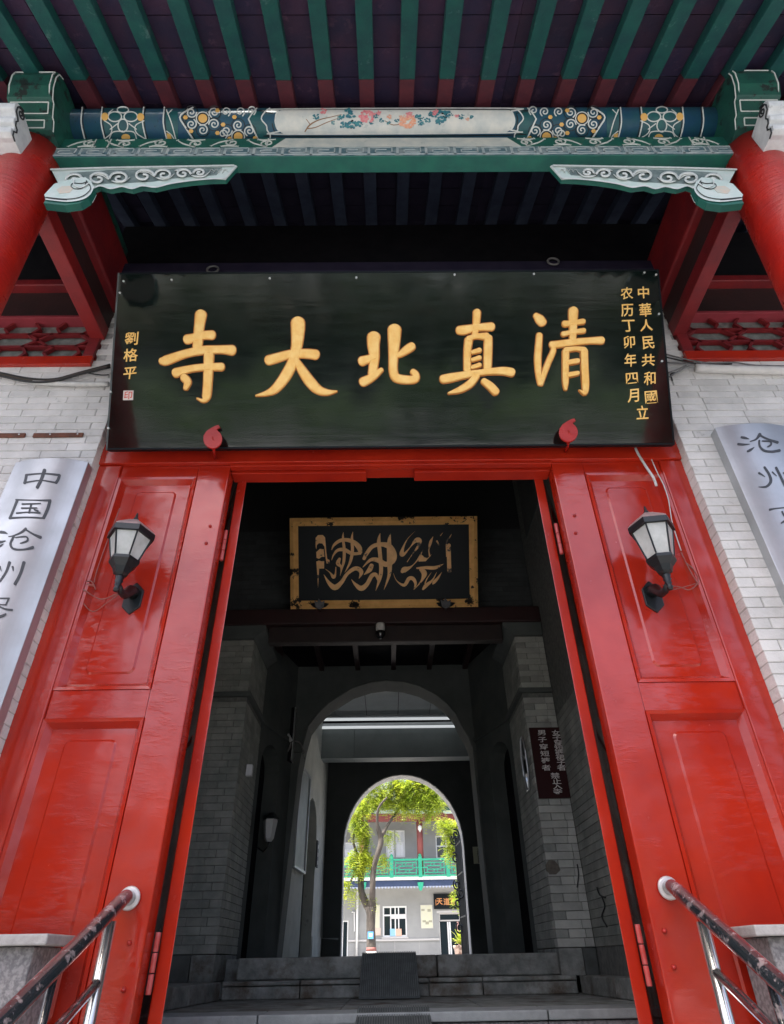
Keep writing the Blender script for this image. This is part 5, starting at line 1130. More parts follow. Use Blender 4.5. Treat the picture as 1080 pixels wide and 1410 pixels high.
# chipped plaster patches on the right pier
CH = mat('bare_brick_brown', (.13, .115, .09), (.08, .07, .06), sc=30, rough=.9)
ybf = 6.088
mb = MB(); mb.prism([(752, 1190), (756, 1184), (764, 1185), (769, 1191), (772, 1198), (766, 1204), (757, 1204), (753, 1198)], lambda u, v: AY(u, v, ybf+.006), (0, .02, 0)); obj('chipped_patch', mb, CH, pr)
for pts in ([(829, 1235), (833, 1248), (829, 1262), (836, 1276)], [(822, 1222), (826, 1232), (834, 1236)], [(795, 1190), (797, 1204), (795, 1222)]):
    cr_ = MB()
    yk = 6.085 if pts[0][0] < 815 else None
    P = [AY(x, y, yk) if yk else AX(x, y, XS-.008) for x, y in pts]
    obj('crack', MB().tube([Vector(q) for q in cr([tuple(p) for p in P], 4)], .006, 5), BLK, pr if yk else hw)
# octagonal mirror on the right pier's passage face
xm_ = XP-.012; t = thing('octagonal_mirror', 'dark octagonal mirror with bright rim on the side face of the right pier', 'mirror')
oc = [(714, 1010), (722, 1004), (729, 1030), (732, 1058), (732, 1075), (725, 1085), (717, 1092), (714, 1060)]
P = [AX(px, py, xm_) for px, py in oc]
yc_ = sum(p.y for p in P)/8; zc_ = sum(p.z for p in P)/8; ry = .11; rz = (max(p.z for p in P)-min(p.z for p in P))/2
yc_ = min(yc_, 6.75)
o8 = [(yc_+ry*math.cos(math.radians(22.5+45*k))*1.08, zc_+rz*math.sin(math.radians(22.5+45*k))) for k in range(8)]
obj('glass', MB().prism(o8, lambda u, v: (xm_, u, v), (.01, 0, 0)), mat('mirror_glass', (.08, .10, .13), rough=.08, metal=1.0), t)
obj('rim', MB().tube([(xm_-.002, a, b) for a, b in o8+[o8[0]]], .009, 8), STEEL, t)
# small fittings on the left side of the passage
t = thing('junction_box', 'small pale junction box on the corner of the left pier', 'box'); c = AY(344, 1062, 6.09)
WB = mat('pale_plastic', (.55, .56, .56), rough=.5)
obj('box', MB().box(c.x-.025, c.x+.03, 6.04, 6.098, c.z-.05, c.z+.05), WB, t, bevel=.004); obj('lid', MB().box(c.x-.022, c.x+.027, 6.034, 6.039, c.z-.045, c.z+.045), WB, t, bevel=.002)
def onwall(px, py, y): return AY(px, py, y)
t = thing('passage_lantern', 'small glass wall lantern on the left side wall before the first arch', 'lantern'); c = AY(372, 1140, 7.3)
obj('glass_shade', MB().lathe([(.03, -.13), (.05, -.10), (.075, .06), (.07, .08)], (c.x, 7.3, c.z), 6), mat('shade_white', (.62, .63, .62), rough=.3), t)
obj('cap', MB().lathe([(.09, .081), (.085, .10), (.03, .14), (.001, .15)], (c.x, 7.3, c.z), 6), BLACKM, t)
obj('arm', MB().tube([(c.x, 7.3, c.z-.13), (c.x, 7.3, c.z-.17), (c.x-.05, 7.32, c.z-.22), (c.x-.12, 7.34, c.z-.18)], .008, 8), BLACKM, t, smooth=True)
t = thing('meter_box', 'dark cable cabinet with looping cables left of the first arch', 'cabinet')
a, b = AY(385, 975, YA-.1), AY(402, 1048, YA-.1)
obj('cabinet', MB().box(a.x, b.x, YA-.12, YA-.002, b.z, a.z), DARKW, t, bevel=.004); obj('door_edge', MB().box(b.x-.008, b.x+.004, YA-.125, YA-.002, b.z, a.z), STEEL, t)
c = AY(399, 1017, YA-.16); obj('plug', MB().tube([c+Vector((-.03, 0, .05)), c+Vector((.02, 0, -.03))], .022, 10), WB, t, smooth=True)
for pts in ([(391, 1022), (389, 1032), (393, 1037), (398, 1032), (401, 1022)], [(402, 1020), (412, 1022), (417, 1030), (419, 1038)], [(386, 1037), (383, 1065), (381, 1085), (376, 1110)]):
    P = [Vector(q) for q in cr([tuple(AY(x, y, YA-.13)) for x, y in pts], 5)]; obj('cable', MB().tube(P, .009, 6), CG, t, smooth=True)
tag(obj('conduit_pipe', MB().tube([AY(386, 1036, YA-.05), AY(376, 1100, YA-.05), AY(362, 1180, YA-.05), AY(357, 1312, YA-.05)], .012, 8), mat('pipe_dim', (.14, .15, .15), rough=.5), smooth=True), 'thin dim conduit running down the left side wall before the first arch', 'pipe')
t = thing('door_number_strip', 'dark strip with white marks beside the arched side door of the bay', 'sign'); a, b = AB(437, 1158), AB(434.5, 1194)
obj('strip', bbox(a[0]-.07, a[0]+.07, b[1], a[1], .002, .02), BLACKM, t)
for k in range(3): obj('mark', bbox(a[0]-.03, a[0]+.03, b[1]+(a[1]-b[1])*(.1+.3*k), b[1]+(a[1]-b[1])*(.25+.3*k), .0205, .023), WHT, t)
# small white notice on the right of the far arch
t = thing('small_notice', 'small cream notice with a black vertical line of characters right of the far arch', 'sign'); y = YF-.03
a, b = AY(651, 1166, y), AY(668, 1189, y)
obj('panel', MB().box(a.x, b.x, y, y+.015, b.z, a.z), mat('cream_panel', (.60, .60, .46), rough=.5), t)
for k, ch in enumerate('清真寺重地'):
    zz_ = a.z-.045-(a.z-b.z-.07)*k/4; xx_ = (a.x+b.x)/2
    glyph(ch, .05, BLK, t, lambda u, v, h: Vector((xx_+u, y-.001-h, zz_+v)), 'character', .001, .01)
# wrought iron gate leaf folded against the right of the far arch
t = thing('iron_gate', 'black wrought-iron gate leaf folded open at the right edge of the far arch', 'gate')
x0g = c1-.01; g0 = Vector((x0g, YF+.32, 0)); g1 = Vector((x0g-.03, YF+1.0, 0)); ge = (g1-g0); GI = BLACKM
zt_g = 1.75
for f in (0, 1): p = g0+ge*f; obj('gate_post', MB().tube([p+Vector((0, 0, -.05)), p+Vector((0, 0, zt_g))], .022, 8), GI, t)
for k in range(1, 8): p = g0+ge*k/8; obj('gate_bar', MB().tube([p+Vector((0, 0, -.02)), p+Vector((0, 0, zt_g-.12+.1*math.sin(k/8*3.14)))], .010, 6), GI, t)
for z in (.05, .55, 1.15, 1.6): obj('gate_rail', MB().tube([g0+Vector((0, 0, z)), g1+Vector((0, 0, z))], .014, 6), GI, t)
for k, (f, z) in enumerate(((.9, 1.66), (1.0, 1.4), (.95, 1.0), (1.02, .75), (.97, .4), (.5, 1.72), (.3, .85))):
    pts = [(a_, b_) for a_, b_, _ in spiral(0, 0, .085, 1.4, 1, 1 if k % 2 else -1, 1.0, 16, .25)]
    obj('gate_scroll', MB().tube([g0+ge*f*.8+Vector((-.05-a_*.8, 0, z+b_)) for a_, b_ in pts], .013, 6), GI, t)

# =================================================================== THE COURTYARD
CX_ = lambda x: 440+x/4.5
CY_ = lambda y: 1040+y/4.5
BYF = 35.0                                   # facade plane
def C(x, y, d=BYF): return AY(CX_(x), CY_(y), d)
FAC = mat('facade_grey', (.33, .335, .33), (.27, .275, .27), sc=.9, rough=.8, bump=.004, bsc=20); SILL = mat('facade_ledge', (.50, .49, .48), rough=.7); WF = mat('window_white', (.75, .76, .76), rough=.4)
DG = mat('window_glass', (.02, .03, .035), rough=.05, spec=.8); GR2 = mat('railing_green', (.02, .34, .20), (.02, .28, .17), sc=5, rough=.5); RB = mat('building_red', (.22, .055, .045), (.16, .04, .035), sc=3, rough=.6)
bd = thing('courtyard_building', 'grey two-storey building across the courtyard with a green balcony railing and red posts', 'building')
zsl, zsb = C(500, 762).z, C(500, 790).z
XL0, XR0 = C(500, 900).x-9, C(500, 900).x+9
holes = []
def rect(x0, y0, x1, y1, d=BYF): a, b = C(x0, y0, d), C(x1, y1, d); return min(a.x, b.x), max(a.x, b.x), min(a.z, b.z), max(a.z, b.z)
def wallgrid(nm, x0, x1, z0, z1, y, th, hs, mt, par):
    xs = sorted(set([x0, x1]+[h[0] for h in hs]+[h[1] for h in hs])); zs = sorted(set([z0, z1]+[h[2] for h in hs]+[h[3] for h in hs]))
    mb = MB()
    for i in range(len(xs)-1):
        for j in range(len(zs)-1):
            cx, cz = (xs[i]+xs[i+1])/2, (zs[j]+zs[j+1])/2
            if cx < x0 or cx > x1 or cz < z0 or cz > z1 or any(h[0] < cx < h[1] and h[2] < cz < h[3] for h in hs): continue
            mb.box(xs[i], xs[i+1], y, y+th, zs[j], zs[j+1])
    o = obj(nm, mb, mt, par)
    bm = bmesh.new(); bm.from_mesh(o.data); bmesh.ops.remove_doubles(bm, verts=bm.verts, dist=.0005)
    seen = {}
    for f in bm.faces: seen.setdefault(frozenset(v.index for v in f.verts), []).append(f)
    bmesh.ops.delete(bm, geom=[f for v in seen.values() if len(v) > 1 for f in v], context='FACES'); bm.to_mesh(o.data); bm.free(); return o
w1 = rect(392, 935, 545, 1125); dr = rect(740, 978, 890, 1260); dl = rect(95, 1025, 175, 1260)
wallgrid('lower_wall', XL0, XR0, -.1, zsb, BYF, .3, [w1, dr, dl], FAC, bd)
def window(par, r, y, cols, rows, fr=.07, nm='window', m=WF, gm=DG):
    x0, x1, z0, z1 = r; f = MB(); 
    f.box(x0, x1, y+.05, y+.12, z0, z0+fr); f.box(x0, x1, y+.05, y+.12, z1-fr, z1); f.box(x0, x0+fr, y+.05, y+.12, z0+fr, z1-fr); f.box(x1-fr, x1, y+.05, y+.12, z0+fr, z1-fr)
    for c_ in cols: xx = x0+(x1-x0)*c_; f.box(xx-fr*.4, xx+fr*.4, y+.055, y+.115, z0+fr, z1-fr)
    for c_ in rows: zz = z0+(z1-z0)*c_; f.box(x0+fr, x1-fr, y+.06, y+.11, zz-fr*.45, zz+fr*.45)
    o = obj(nm, f, m, par); obj('pane', MB().box(x0+.01, x1-.01, y+.09, y+.10, z0+.01, z1-.01), gm, o); return o
ww = window(bd, w1, BYF, (.33, .52, .66), (.70,))
obj('window_sill', MB().box(w1[0]-.05, w1[1]+.05, BYF-.06, BYF+.06, w1[2]-.06, w1[2]-.002), SILL, bd)
for (a, b, c_, d_), mt in (((437, 1075, 470, 1120), mat('paper_blue', (.30, .55, .75), rough=.7)), ((476, 1075, 510, 1120), mat('paper_pink', (.80, .48, .36), rough=.7)), ((440, 985, 540, 1012), mat('paper_white', (.70, .68, .68), rough=.7))):
    r = rect(a, b, c_, d_); obj('poster', MB().box(r[0], r[1], BYF+.035, BYF+.045, r[2], r[3]), mt, bd)
ww = window(bd, (dr[0], dr[1], C(740, 1028).z, dr[3]), BYF, (), (), .05, 'transom_window', m=SILL)
o = obj('door', MB().box(dr[0]+.02, dr[1]-.02, BYF+.14, BYF+.18, -.1, C(740, 1030).z), DG, bd)
for x_ in (745, 800, 812, 862, 886): a = C(x_, 1100); obj('door_frame', MB().box(a.x-.035, a.x+.035, BYF+.08, BYF+.139, -.1, C(740, 1032).z), WF if x_ != 862 else mat('couplet_pink', (.62, .36, .33), rough=.6), bd)
obj('lintel_band', MB().box(dr[0]-.1, dr[1]+.1, BYF-.03, BYF-.002, dr[3]+.002, dr[3]+.10), SILL, bd)
ww = window(bd, (dl[0], dl[1], -.1, dl[3]), BYF, (.6,), (), .05, 'door')
obj('ledge', MB().box(C(175, 1145).x, dr[0]-.02, BYF-.07, BYF-.001, C(400, 1152).z, C(400, 1140).z), SILL, bd)
for x_ in (370, 468, 620): a = C(x_, 1200); obj('wall_joint', MB().box(a.x-.012, a.x+.012, BYF-.004, BYF-.001, -.1, C(400, 1153).z), MORT, bd)
obj('balcony_slab', MB().box(XL0, XR0, BYF-1.3, BYF+.2, zsb+.002, zsl), mat('slab_white', (.62, .61, .60), rough=.7), bd)
mb = MB(); z1 = C(500, 797, BYF-1.3).z; z0 = C(500, 822, BYF-1.3).z
zvb = C(500, 815, BYF-1.2).z; zvt = zsb
obj('valance', MB().box(XL0, XR0, BYF-1.22, BYF-1.18, zvb, zsb+.001), mat('valance_blue', (.03, .05, .12), (.02, .04, .09), sc=5, rough=.6), bd)
x = XL0
while x < XR0: mb.prism([(x, zvb+.01), (x+.13, zvb+.01), (x+.065, zvb-.08)], lambda u, v: (u, BYF-1.23, v), (0, .04, 0)); x += .15
obj('valance_scallops', mb, mat('valance_pale', (.35, .40, .52), rough=.6), bd)
# upper floor, set back
YU = BYF+.2; zub = C(500, 410, YU).z; ztop = C(500, 250, YU).z
uw = [rect(470, 465, 532, 632, YU), rect(412, 465, 466, 632, YU), rect(718, 498, 855, 640, YU), rect(150, 540, 300, 640, YU)]
wallgrid('upper_wall', XL0, XR0, zsl+.001, zub, YU, .3, uw, FAC, bd)
BR_G = mat('bright_pane', (.60, .62, .64), rough=.15)
for k, r in enumerate(uw): window(bd, r, YU, (.5,), (.55,), .06, gm=BR_G if k != 2 else DG)
for k, r in enumerate(uw):
    if k != 2: obj('curtain', MB().box(r[0]+.07, r[1]-.07, YU+.065, YU+.07, r[2]+.07, r[2]+(r[3]-r[2])*.52), mat('curtain_white', (.82, .83, .85), rough=.8), bd)
for x_ in (268, 622, 976, -86):
    a = C(x_, 500, BYF-1.1); obj('post', MB().tube([(a.x, BYF-1.1, zsl), (a.x, BYF-1.1, C(500, 360, BYF-1.1).z)], .15, 16), RB, bd, smooth=True)
    b = C(x_, 455, BYF-1.28); obj('post_lamp', MB().lathe([(.01, .16), (.09, .10), (.10, -.02), (.03, -.12), (.01, -.16)], (b.x, BYF-1.33, b.z), 10), WHT, bd, smooth=True)
    d_ = C(x_+5, 812, BYF-1.25); obj('pendant_block', MB().prism([(d_.x-.14, d_.z+.16), (d_.x+.14, d_.z+.16), (d_.x+.12, d_.z), (d_.x+.05, d_.z-.17), (d_.x-.05, d_.z-.17), (d_.x-.12, d_.z)], lambda u, v: (u, BYF-1.34, v), (0, .10, 0)), GR2, bd)
zr0, zr1 = C(500, 410, BYF-1.1).z, C(500, 362, BYF-1.1).z
obj('red_beam', MB().box(XL0, XR0, BYF-1.2, BYF-1.0, zr0, zr1), RB, bd)
zg1 = C(500, 330, BYF-1.1).z
obj('painted_beam', MB().box(XL0, XR0, BYF-1.24, BYF-1.0, zr1+.002, zg1), BLU, bd)
for x_ in (400, 660, 830, 560, 200): 
    a = C(x_, 350, BYF-1.25); obj('beam_motif', MB().prism([(a.x-.42+.1*math.cos(q) if math.cos(q) < 0 else a.x+.42+.1*math.cos(q), a.z+.08*math.sin(q)) for q in [math.radians(d) for d in range(0, 360, 30)]], lambda u, v: (u, BYF-1.245, v), (0, .004, 0)), mat('motif_pale', (.5, .62, .6), rough=.6), bd)
obj('eave', MB().hexa([(XL0, BYF-2.3, zg1+.15), (XR0, BYF-2.3, zg1+.15), (XR0, BYF+3, zg1+1.9), (XL0, BYF+3, zg1+1.9), (XL0, BYF-2.3, zg1+.35), (XR0, BYF-2.3, zg1+.35), (XR0, BYF+3, zg1+2.1), (XL0, BYF+3, zg1+2.1)]), TILE, bd)
obj('end_wall', MB().box(XL0, XR0, BYF+3, BYF+3.2, -.1, zg1+1.7), FAC, bd)
# balcony railing: fretwork panels
rt_ = thing('balcony_railing', 'green fretwork railing along the balcony of the courtyard building', 'railing'); yr = BYF-1.27
zra, zrb = C(500, 758, yr).z, C(500, 642, yr).z
posts = [C(x_, 700, yr).x for x_ in (95, 270, 447, 625, 797, 970)]
for x_ in posts: obj('railing_post', MB().box(x_-.09, x_+.09, yr-.05, yr+.05, zra, zrb+.10), GR2, rt_); obj('post_cap', MB().lathe([(.05, 0), (.08, .04), (.05, .09), (.001, .12)], (x_, yr, zrb+.10), 10), GR2, rt_, smooth=True)
for a, b in zip(posts, posts[1:]):
    a += .09; b -= .09; W_ = b-a; H_ = zrb-zra
    for z0_, z1_ in ((zra+.03, zra+.10), (zrb-.08, zrb)): obj('railing_rail', MB().box(a, b, yr-.04, yr+.04, z0_, z1_), GR2, rt_)
    z0_, z1_ = zra+.10, zrb-.08; hh = z1_-z0_; s = .021
    F = MB()
    def hb(u0, u1, v): F.box(a+W_*u0, a+W_*u1, yr-.018, yr+.018, z0_+hh*v-s, z0_+hh*v+s)
    def vb(u, v0, v1): F.box(a+W_*u-s, a+W_*u+s, yr-.0165, yr+.0165, z0_+hh*v0, z0_+hh*v1)
    for u in (.08, .92): vb(u, 0, 1)
    for v in (.15, .85): hb(.08, .92, v)
    for v in (.38, .62): hb(.22, .5, v+.0) ; hb(.5, .78, v)
    vb(.22, .15, .62); vb(.78, .38, .85); vb(.36, .62, .85); vb(.64, .15, .38); vb(.5, .62, .85); vb(.5, .15, .38); hb(0, .08, .5); hb(.92, 1, .5); hb(.08, .22, .5); hb(.78, .92, .5)
    obj('fretwork_panel', F, GR2, rt_)
# plaques, name board, pipes on the facade
def flat(nm, lab, cat, r, y, mt, fm=None):
    t = thing(nm, lab, cat); obj('panel', MB().box(r[0], r[1], y, y+.03, r[2], r[3]), mt, t, bevel=.004)
    if fm:
        for q in ((r[0]-.02, r[1]+.02, r[2]-.02, r[2]), (r[0]-.02, r[1]+.02, r[3], r[3]+.02), (r[0]-.02, r[0], r[2], r[3]), (r[1], r[1]+.02, r[2], r[3])): obj('frame', MB().box(q[0], q[1], y-.01, y+.03, q[2], q[3]), fm, t)
    return t
CRM = mat('cream_poster', (.66, .64, .46), (.60, .60, .50), sc=6, rough=.6)
t = flat('wall_poster', 'framed cream poster on the courtyard building between the window and the door', 'poster', rect(627, 930, 704, 1070), BYF-.035, CRM, SILL)
for k, (u, v) in enumerate(((642, 960), (680, 960), (650, 1030), (668, 1038), (688, 1030))):
    a = C(u, v, BYF-.036); obj('print', MB().box(a.x-.08, a.x+.08, BYF-.038, BYF-.0355, a.z-.03-.03*(k % 2), a.z+.05), mat('print_olive', (.35, .34, .25), rough=.7), t)
flat('wall_poster', 'narrow cream poster on the courtyard building, half hidden by the tree trunk', 'poster', rect(335, 930, 374, 1088), BYF-.035, CRM, SILL)
flat('notice_paper', 'torn pinkish paper on the courtyard wall just right of the tree trunk', 'paper', rect(345, 1070, 380, 1116), BYF-.05, mat('paper_peach', (.62, .50, .42), rough=.8))
t = flat('shop_board', 'black board with orange characters over the door of the courtyard building', 'sign board', rect(708, 862, 910, 948), BYF-.08, LACQ2, BLK)
OR = mat('board_orange', (.62, .27, .10), rough=.5)
for ch, u in (('天', 744), ('道', 788), ('酬', 832), ('勤', 876)):
    cc = C(u, 906, BYF-.08); glyph(ch, .30, OR, t, lambda a, b, h: Vector((cc.x+a, BYF-.081-h, cc.z+b)), 'character', .004, .02)
cc = C(722, 912, BYF-.08); obj('column_text', MB().box(cc.x-.012, cc.x+.012, BYF-.085, BYF-.081, cc.z-.12, cc.z+.12), OR, t)
PW = mat('pipe_white', (.72, .72, .71), rough=.5)
a = C(237, 830, BYF-.12); tag(obj('drain_pipe', MB().tube([(a.x, BYF-.12, zsb-.1), (a.x, BYF-.12, -.1)], .055, 10), PW, smooth=True), 'white drain pipe on the courtyard building left of the tree trunk', 'pipe')
P = [C(u, v, BYF-.06) for u, v in ((200, 972), (216, 972), (218, 1090), (214, 1092))]; tag(obj('thin_pipe', MB().tube(P, .03, 8), PW), 'short thin white pipe bent at its top on the courtyard building', 'pipe')
# potted plant
t = thing('potted_plant', 'bright yellow-green palm-like plant in a patterned pot by the courtyard door', 'potted plant'); yp = 24.0
c = C(884, 1235, yp); pz = -.06
top = C(884, 1178, yp).z
obj('pot', MB().lathe([(.16, pz), (.20, pz+.02), (.24, top-.10), (.27, top-.04), (.27, top), (.23, top)], (c.x, yp, 0), 18), mat('pot_glaze', (.45, .33, .28), (.20, .12, .10), sc=9, rough=.4, thr=(.46, .54)), t, smooth=True)
FR = mat('frond_yellow', (.42, .46, .05), (.30, .40, .05), sc=5, rough=.5)
rnd = random.Random(3)
for k in range(26):
    q = rnd.uniform(0, 6.28); el = rnd.uniform(.25, 1.3); L_ = rnd.uniform(.32, .55)
    d = Vector((math.cos(q)*math.cos(el), math.sin(q)*math.cos(el), math.sin(el))); p = Vector((c.x, yp, top)); mb = MB(); pts = [p]
    for s in range(6): p = p+d*L_/6; d = (d+Vector((0, 0, -.10*s*.6))).normalized(); pts.append(p)
    sd = d.cross(Vector((0, 0, 1))).normalized()
    for s in range(1, 7):
        wv = .055*(1-abs(s-3)/5)
        mb.add([pts[s-1], pts[s], pts[s]+sd*wv+Vector((0, 0, .01)), pts[s-1]+sd*wv], [(0, 1, 2, 3)]); mb.add([pts[s-1], pts[s], pts[s]-sd*wv+Vector((0, 0, .01)), pts[s-1]-sd*wv], [(0, 3, 2, 1)])
    obj('frond', mb, FR, t)
t = thing('patterned_planter', 'dark patterned planter standing right of the potted palm', 'planter'); c = C(922, 1200, 23.6)
obj('planter_box', MB().box(c.x-.16, c.x+.16, 23.45, 23.77, -.06, C(935, 1165, 23.6).z), mat('planter_pattern', (.50, .45, .42), (.06, .05, .05), sc=16, rough=.6, thr=(.48, .52)), t, bevel=.01)
obj('rim', MB().box(c.x-.18, c.x+.18, 23.43, 23.79, C(935, 1165, 23.6).z+.001, C(935, 1160, 23.6).z), SILL, t, bevel=.008)
# --- trees
BARK = mat('bark', (.10, .085, .075), (.045, .04, .035), sc=9, rough=.9, bump=.02, bsc=12, stretch=(1, 1, .4))
def leafmat(nm, a, b):
    M = mat(nm, a, b, sc=2.0, rough=.5, thr=(.3, .7)); n = M.node_tree; bs = n.nodes['Principled BSDF']
    tr = n.nodes.new('ShaderNodeBsdfTranslucent'); mx = n.nodes.new('ShaderNodeMixShader'); mx.inputs[0].default_value = .5
    cl_ = bs.inputs['Base Color'].links[0].from_socket; n.links.new(cl_, tr.inputs[0])
    out = [q for q in n.nodes if q.type == 'OUTPUT_MATERIAL'][0]; n.links.new(bs.outputs[0], mx.inputs[1]); n.links.new(tr.outputs[0], mx.inputs[2]); n.links.new(mx.outputs[0], out.inputs[0]); return M
LF = leafmat('leaf_yellow_green', (.48, .53, .05), (.22, .34, .035)); LF2 = leafmat('leaf_dark', (.045, .075, .03), (.02, .035, .015))
def crown(nm, blobs, y, dy, par, mt, seed, dens=1.0, ls=.07):
    r = random.Random(seed); mb = MB()
    for (u, v, rad) in blobs:
        c = C(u, v, y); R_ = (C(u+rad, v, y)-c).x
        for k in range(int(dens*34*(rad/40)**2)):
            # a twig of paired leaflets, drooping
            d = Vector((r.gauss(0, 1), r.gauss(0, 1), r.gauss(0, 1))).normalized()*R_*r.random()**.45
            p = c+Vector((d.x, d.y*dy, d.z)); ax = Vector((r.gauss(0, 1), r.gauss(0, 1), r.gauss(-.3, .5))).normalized(); sd = ax.cross(Vector((0, 0, 1)))
            if sd.length < .01: continue
            sd.normalize(); up = sd.cross(ax)
            for m_ in range(7):
                b = p+ax*ls*.55*m_+Vector((0, 0, -.004*m_*m_))
                for sgn in (-1, 1):
                    t1 = (sd*sgn+ax*.5+up*r.uniform(-.5, .5)).normalized()*ls*r.uniform(.8, 1.2); wv = ax*ls*.22
                    mb.add([b, b+t1*.5+wv, b+t1, b+t1*.5-wv], [(0, 1, 2, 3)])
    return obj(nm, mb, mt, par)
t = thing('courtyard_tree', 'forked tree with yellow-green leaves, red-banded whitewashed trunk and blue tag in the courtyard', 'tree'); ty = 20.0
T = lambda u, v, d=0.0: C(u, v, ty+d)
zb_t = -.06; base = T(322, 1240)
obj('trunk', MB().tube([Vector((base.x, ty, zb_t)), T(322, 1190), T(318, 1080), T(320, 990), T(318, 940)], [.155, .125, .118, .122, .16], 16), BARK, t, smooth=True)
for pts, rr in (([(318, 960, 0), (290, 920, .1), (262, 850, .1), (258, 760, .2), (272, 660, .2), (290, 570, .3), (300, 480, .4), (280, 380, .5)], [.11, .10, .09, .085, .08, .065, .05, .02]),
                ([(325, 960, 0), (328, 890, -.1), (330, 800, -.2), (335, 710, -.2), (358, 620, -.3), (380, 550, -.3), (378, 500, -.3), (360, 430, -.4), (365, 330, -.5), (420, 260, -.6)], [.11, .085, .08, .075, .072, .075, .065, .04, .03, .02]),
                ([(378, 520, -.3), (420, 440, -.2), (500, 330, .2), (600, 260, .4), (700, 260, .5)], [.05, .04, .03, .02, .01]), ([(272, 660, .2), (230, 600, .1), (210, 520, 0), (230, 400, 0)], [.05, .035, .025, .012]), ([(258, 760, .2), (220, 740, .2), (190, 790, .2), (180, 850, .1)], [.035, .025, .02, .01])):
    obj('branch', MB().tube([Vector(q) for q in cr([tuple(T(*p)) for p in pts], 3)], [rr[min(int(i/3), len(rr)-1)] for i in range(3*(len(pts)-1)+1)], 10), BARK, t, smooth=True)
z1, z2 = T(322, 1215).z, T(322, 1190).z
obj('whitewash_band', MB().tube([Vector((base.x, ty, zb_t)), Vector((base.x, ty, z1))], [.160, .137], 18), mat('whitewash', (.72, .68, .66), rough=.8), t, smooth=True)
obj('red_band', MB().tube([Vector((base.x, ty, z1+.002)), Vector((base.x, ty, z2))], [.136, .129], 18), mat('red_band', (.28, .10, .09), (.20, .08, .07), sc=9, rough=.8), t, smooth=True)
a = T(317, 1115, -.14); obj('blue_tag', MB().box(a.x-.075, a.x+.075, ty-.145, ty-.138, a.z-.08, a.z+.08), mat('tag_blue', (.10, .35, .72), rough=.5), t)
obj('tag_mark', MB().box(a.x-.04, a.x+.045, ty-.148, ty-.1455, a.z-.03, a.z+.04), mat('tag_pale', (.6, .75, .85), rough=.5), t)
crown('crown', [(480, 215, 55), (560, 235, 75), (650, 270, 75), (715, 290, 60), (400, 235, 60), (340, 280, 60), (270, 320, 50), (235, 390, 55), (265, 460, 50), (285, 525, 30), (600, 190, 50), (510, 300, 45), (210, 645, 45), (260, 620, 55), (310, 655, 40), (235, 700, 32), (400, 640, 34), (425, 500, 28), (455, 480, 16), (165, 790, 28), (195, 850, 26), (160, 880, 14), (680, 385, 22), (540, 345, 24), (320, 870, 14), (340, 900, 10), (700, 210, 50), (450, 150, 60), (600, 120, 60), (330, 170, 60), (520, 190, 70), (650, 200, 60), (430, 290, 40), (600, 320, 34), (680, 330, 30), (250, 470, 44), (300, 640, 34)], ty, 1.2, t, LF, 5, 2.0, .062)
t = thing('courtyard_tree', 'second leafy tree at the right of the courtyard, its branches hanging past the balcony', 'tree'); ty2 = 22.0
b = C(1010, 1240, ty2)
obj('trunk', MB().tube([Vector((b.x, ty2, -.06)), C(1005, 1000, ty2), C(990, 700, ty2), C(960, 450, ty2), C(900, 330, ty2)], [.16, .14, .12, .08, .03], 12), BARK, t, smooth=True)
for pts in ([(985, 650), (930, 560), (870, 470), (800, 430), (745, 395)], [(995, 800), (940, 800), (890, 850), (880, 890)], [(980, 640), (920, 640), (880, 680)], [(960, 480), (860, 430), (830, 520), (800, 570)]):
    obj('branch', MB().tube([C(u, v, ty2) for u, v in pts], [.05, .035, .025, .015, .01][:len(pts)], 8), BARK, t, smooth=True)
crown('crown', [(745, 405, 28), (790, 450, 38), (850, 440, 46), (830, 530, 55), (870, 590, 45), (800, 590, 28), (895, 640, 30), (890, 715, 34), (850, 830, 30), (880, 800, 30), (890, 880, 42), (850, 900, 26), (925, 930, 26), (960, 500, 70), (980, 650, 70), (1000, 800, 60), (900, 380, 40), (780, 420, 40), (820, 600, 40), (860, 660, 30), (800, 500, 40), (870, 520, 40)], ty2, 1.0, t, LF, 9, 1.3, .068)

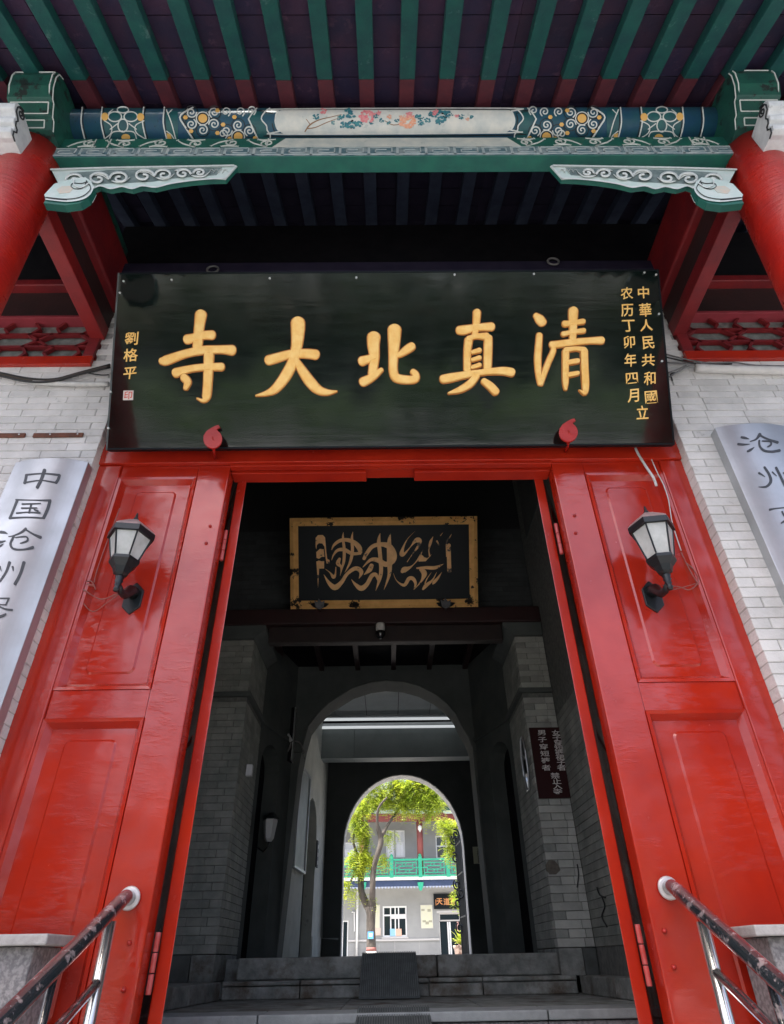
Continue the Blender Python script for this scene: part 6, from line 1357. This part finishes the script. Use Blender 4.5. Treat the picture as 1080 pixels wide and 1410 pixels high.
# =================================================================== ACROSS THE STREET (what the lacquer and steel reflect)
rnd = random.Random(11); mb = MB()
for i in range(46):
    x = -62+i*2.75+rnd.uniform(-1, 1); y = -25-rnd.uniform(0, 7); h = rnd.uniform(10, 13.5); R_ = rnd.uniform(2.6, 3.8)
    mb.tube([(x, y, ZS), (x+.1, y, ZS+h*.5)], [.2, .12], 6)
    for k in range(560):
        d = Vector((rnd.gauss(0, 1), rnd.gauss(0, 1), rnd.gauss(0, 1))).normalized()*rnd.random()**.33
        p = Vector((x+d.x*R_, y+d.y*R_*.8, ZS+h*.56+d.z*h*.44)); a = Vector((rnd.gauss(0, 1), rnd.gauss(0, 1), rnd.gauss(0, 1))).normalized(); b_ = a.cross(Vector((rnd.gauss(0, 1), rnd.gauss(0, 1), 1))).normalized()
        s = rnd.uniform(.22, .42); mb.add([p-a*s, p+b_*s*.6, p+a*s, p-b_*s*.6], [(0, 1, 2, 3)])
tag(obj('street_wood', mb, LF2), kind='stuff')
mb = MB()  # unseen shrub row, added for the green band the name board reflects
for i in range(15000):
    x = rnd.uniform(-55, 55); y = -21-rnd.uniform(0, 2.2); top = 2.0+1.0*math.sin(x*.9)+.5*math.sin(x*2.3)
    p = Vector((x, y, ZS+rnd.uniform(.1, 1)*(top+.9))); a = Vector((rnd.gauss(0, 1), rnd.gauss(0, 1), rnd.gauss(0, 1))).normalized(); b_ = a.cross(Vector((rnd.gauss(0, 1), rnd.gauss(0, 1), 1))).normalized()
    s = rnd.uniform(.14, .28); mb.add([p-a*s, p+b_*s*.6, p+a*s, p-b_*s*.6], [(0, 1, 2, 3)])
tag(obj('reflection_shrubs', mb, leafmat('leaf_shrub', (.26, .38, .17), (.08, .14, .07))), kind='stuff')
t = thing('street_wall', 'long low grey wall across the street, behind the viewer', 'wall'); obj('wall', MB().box(-70, 70, -36.3, -36, ZS, ZS+4.2), FAC, t); obj('coping', MB().box(-70, 70, -36.4, -35.9, ZS+4.201, ZS+4.4), TILE, t)
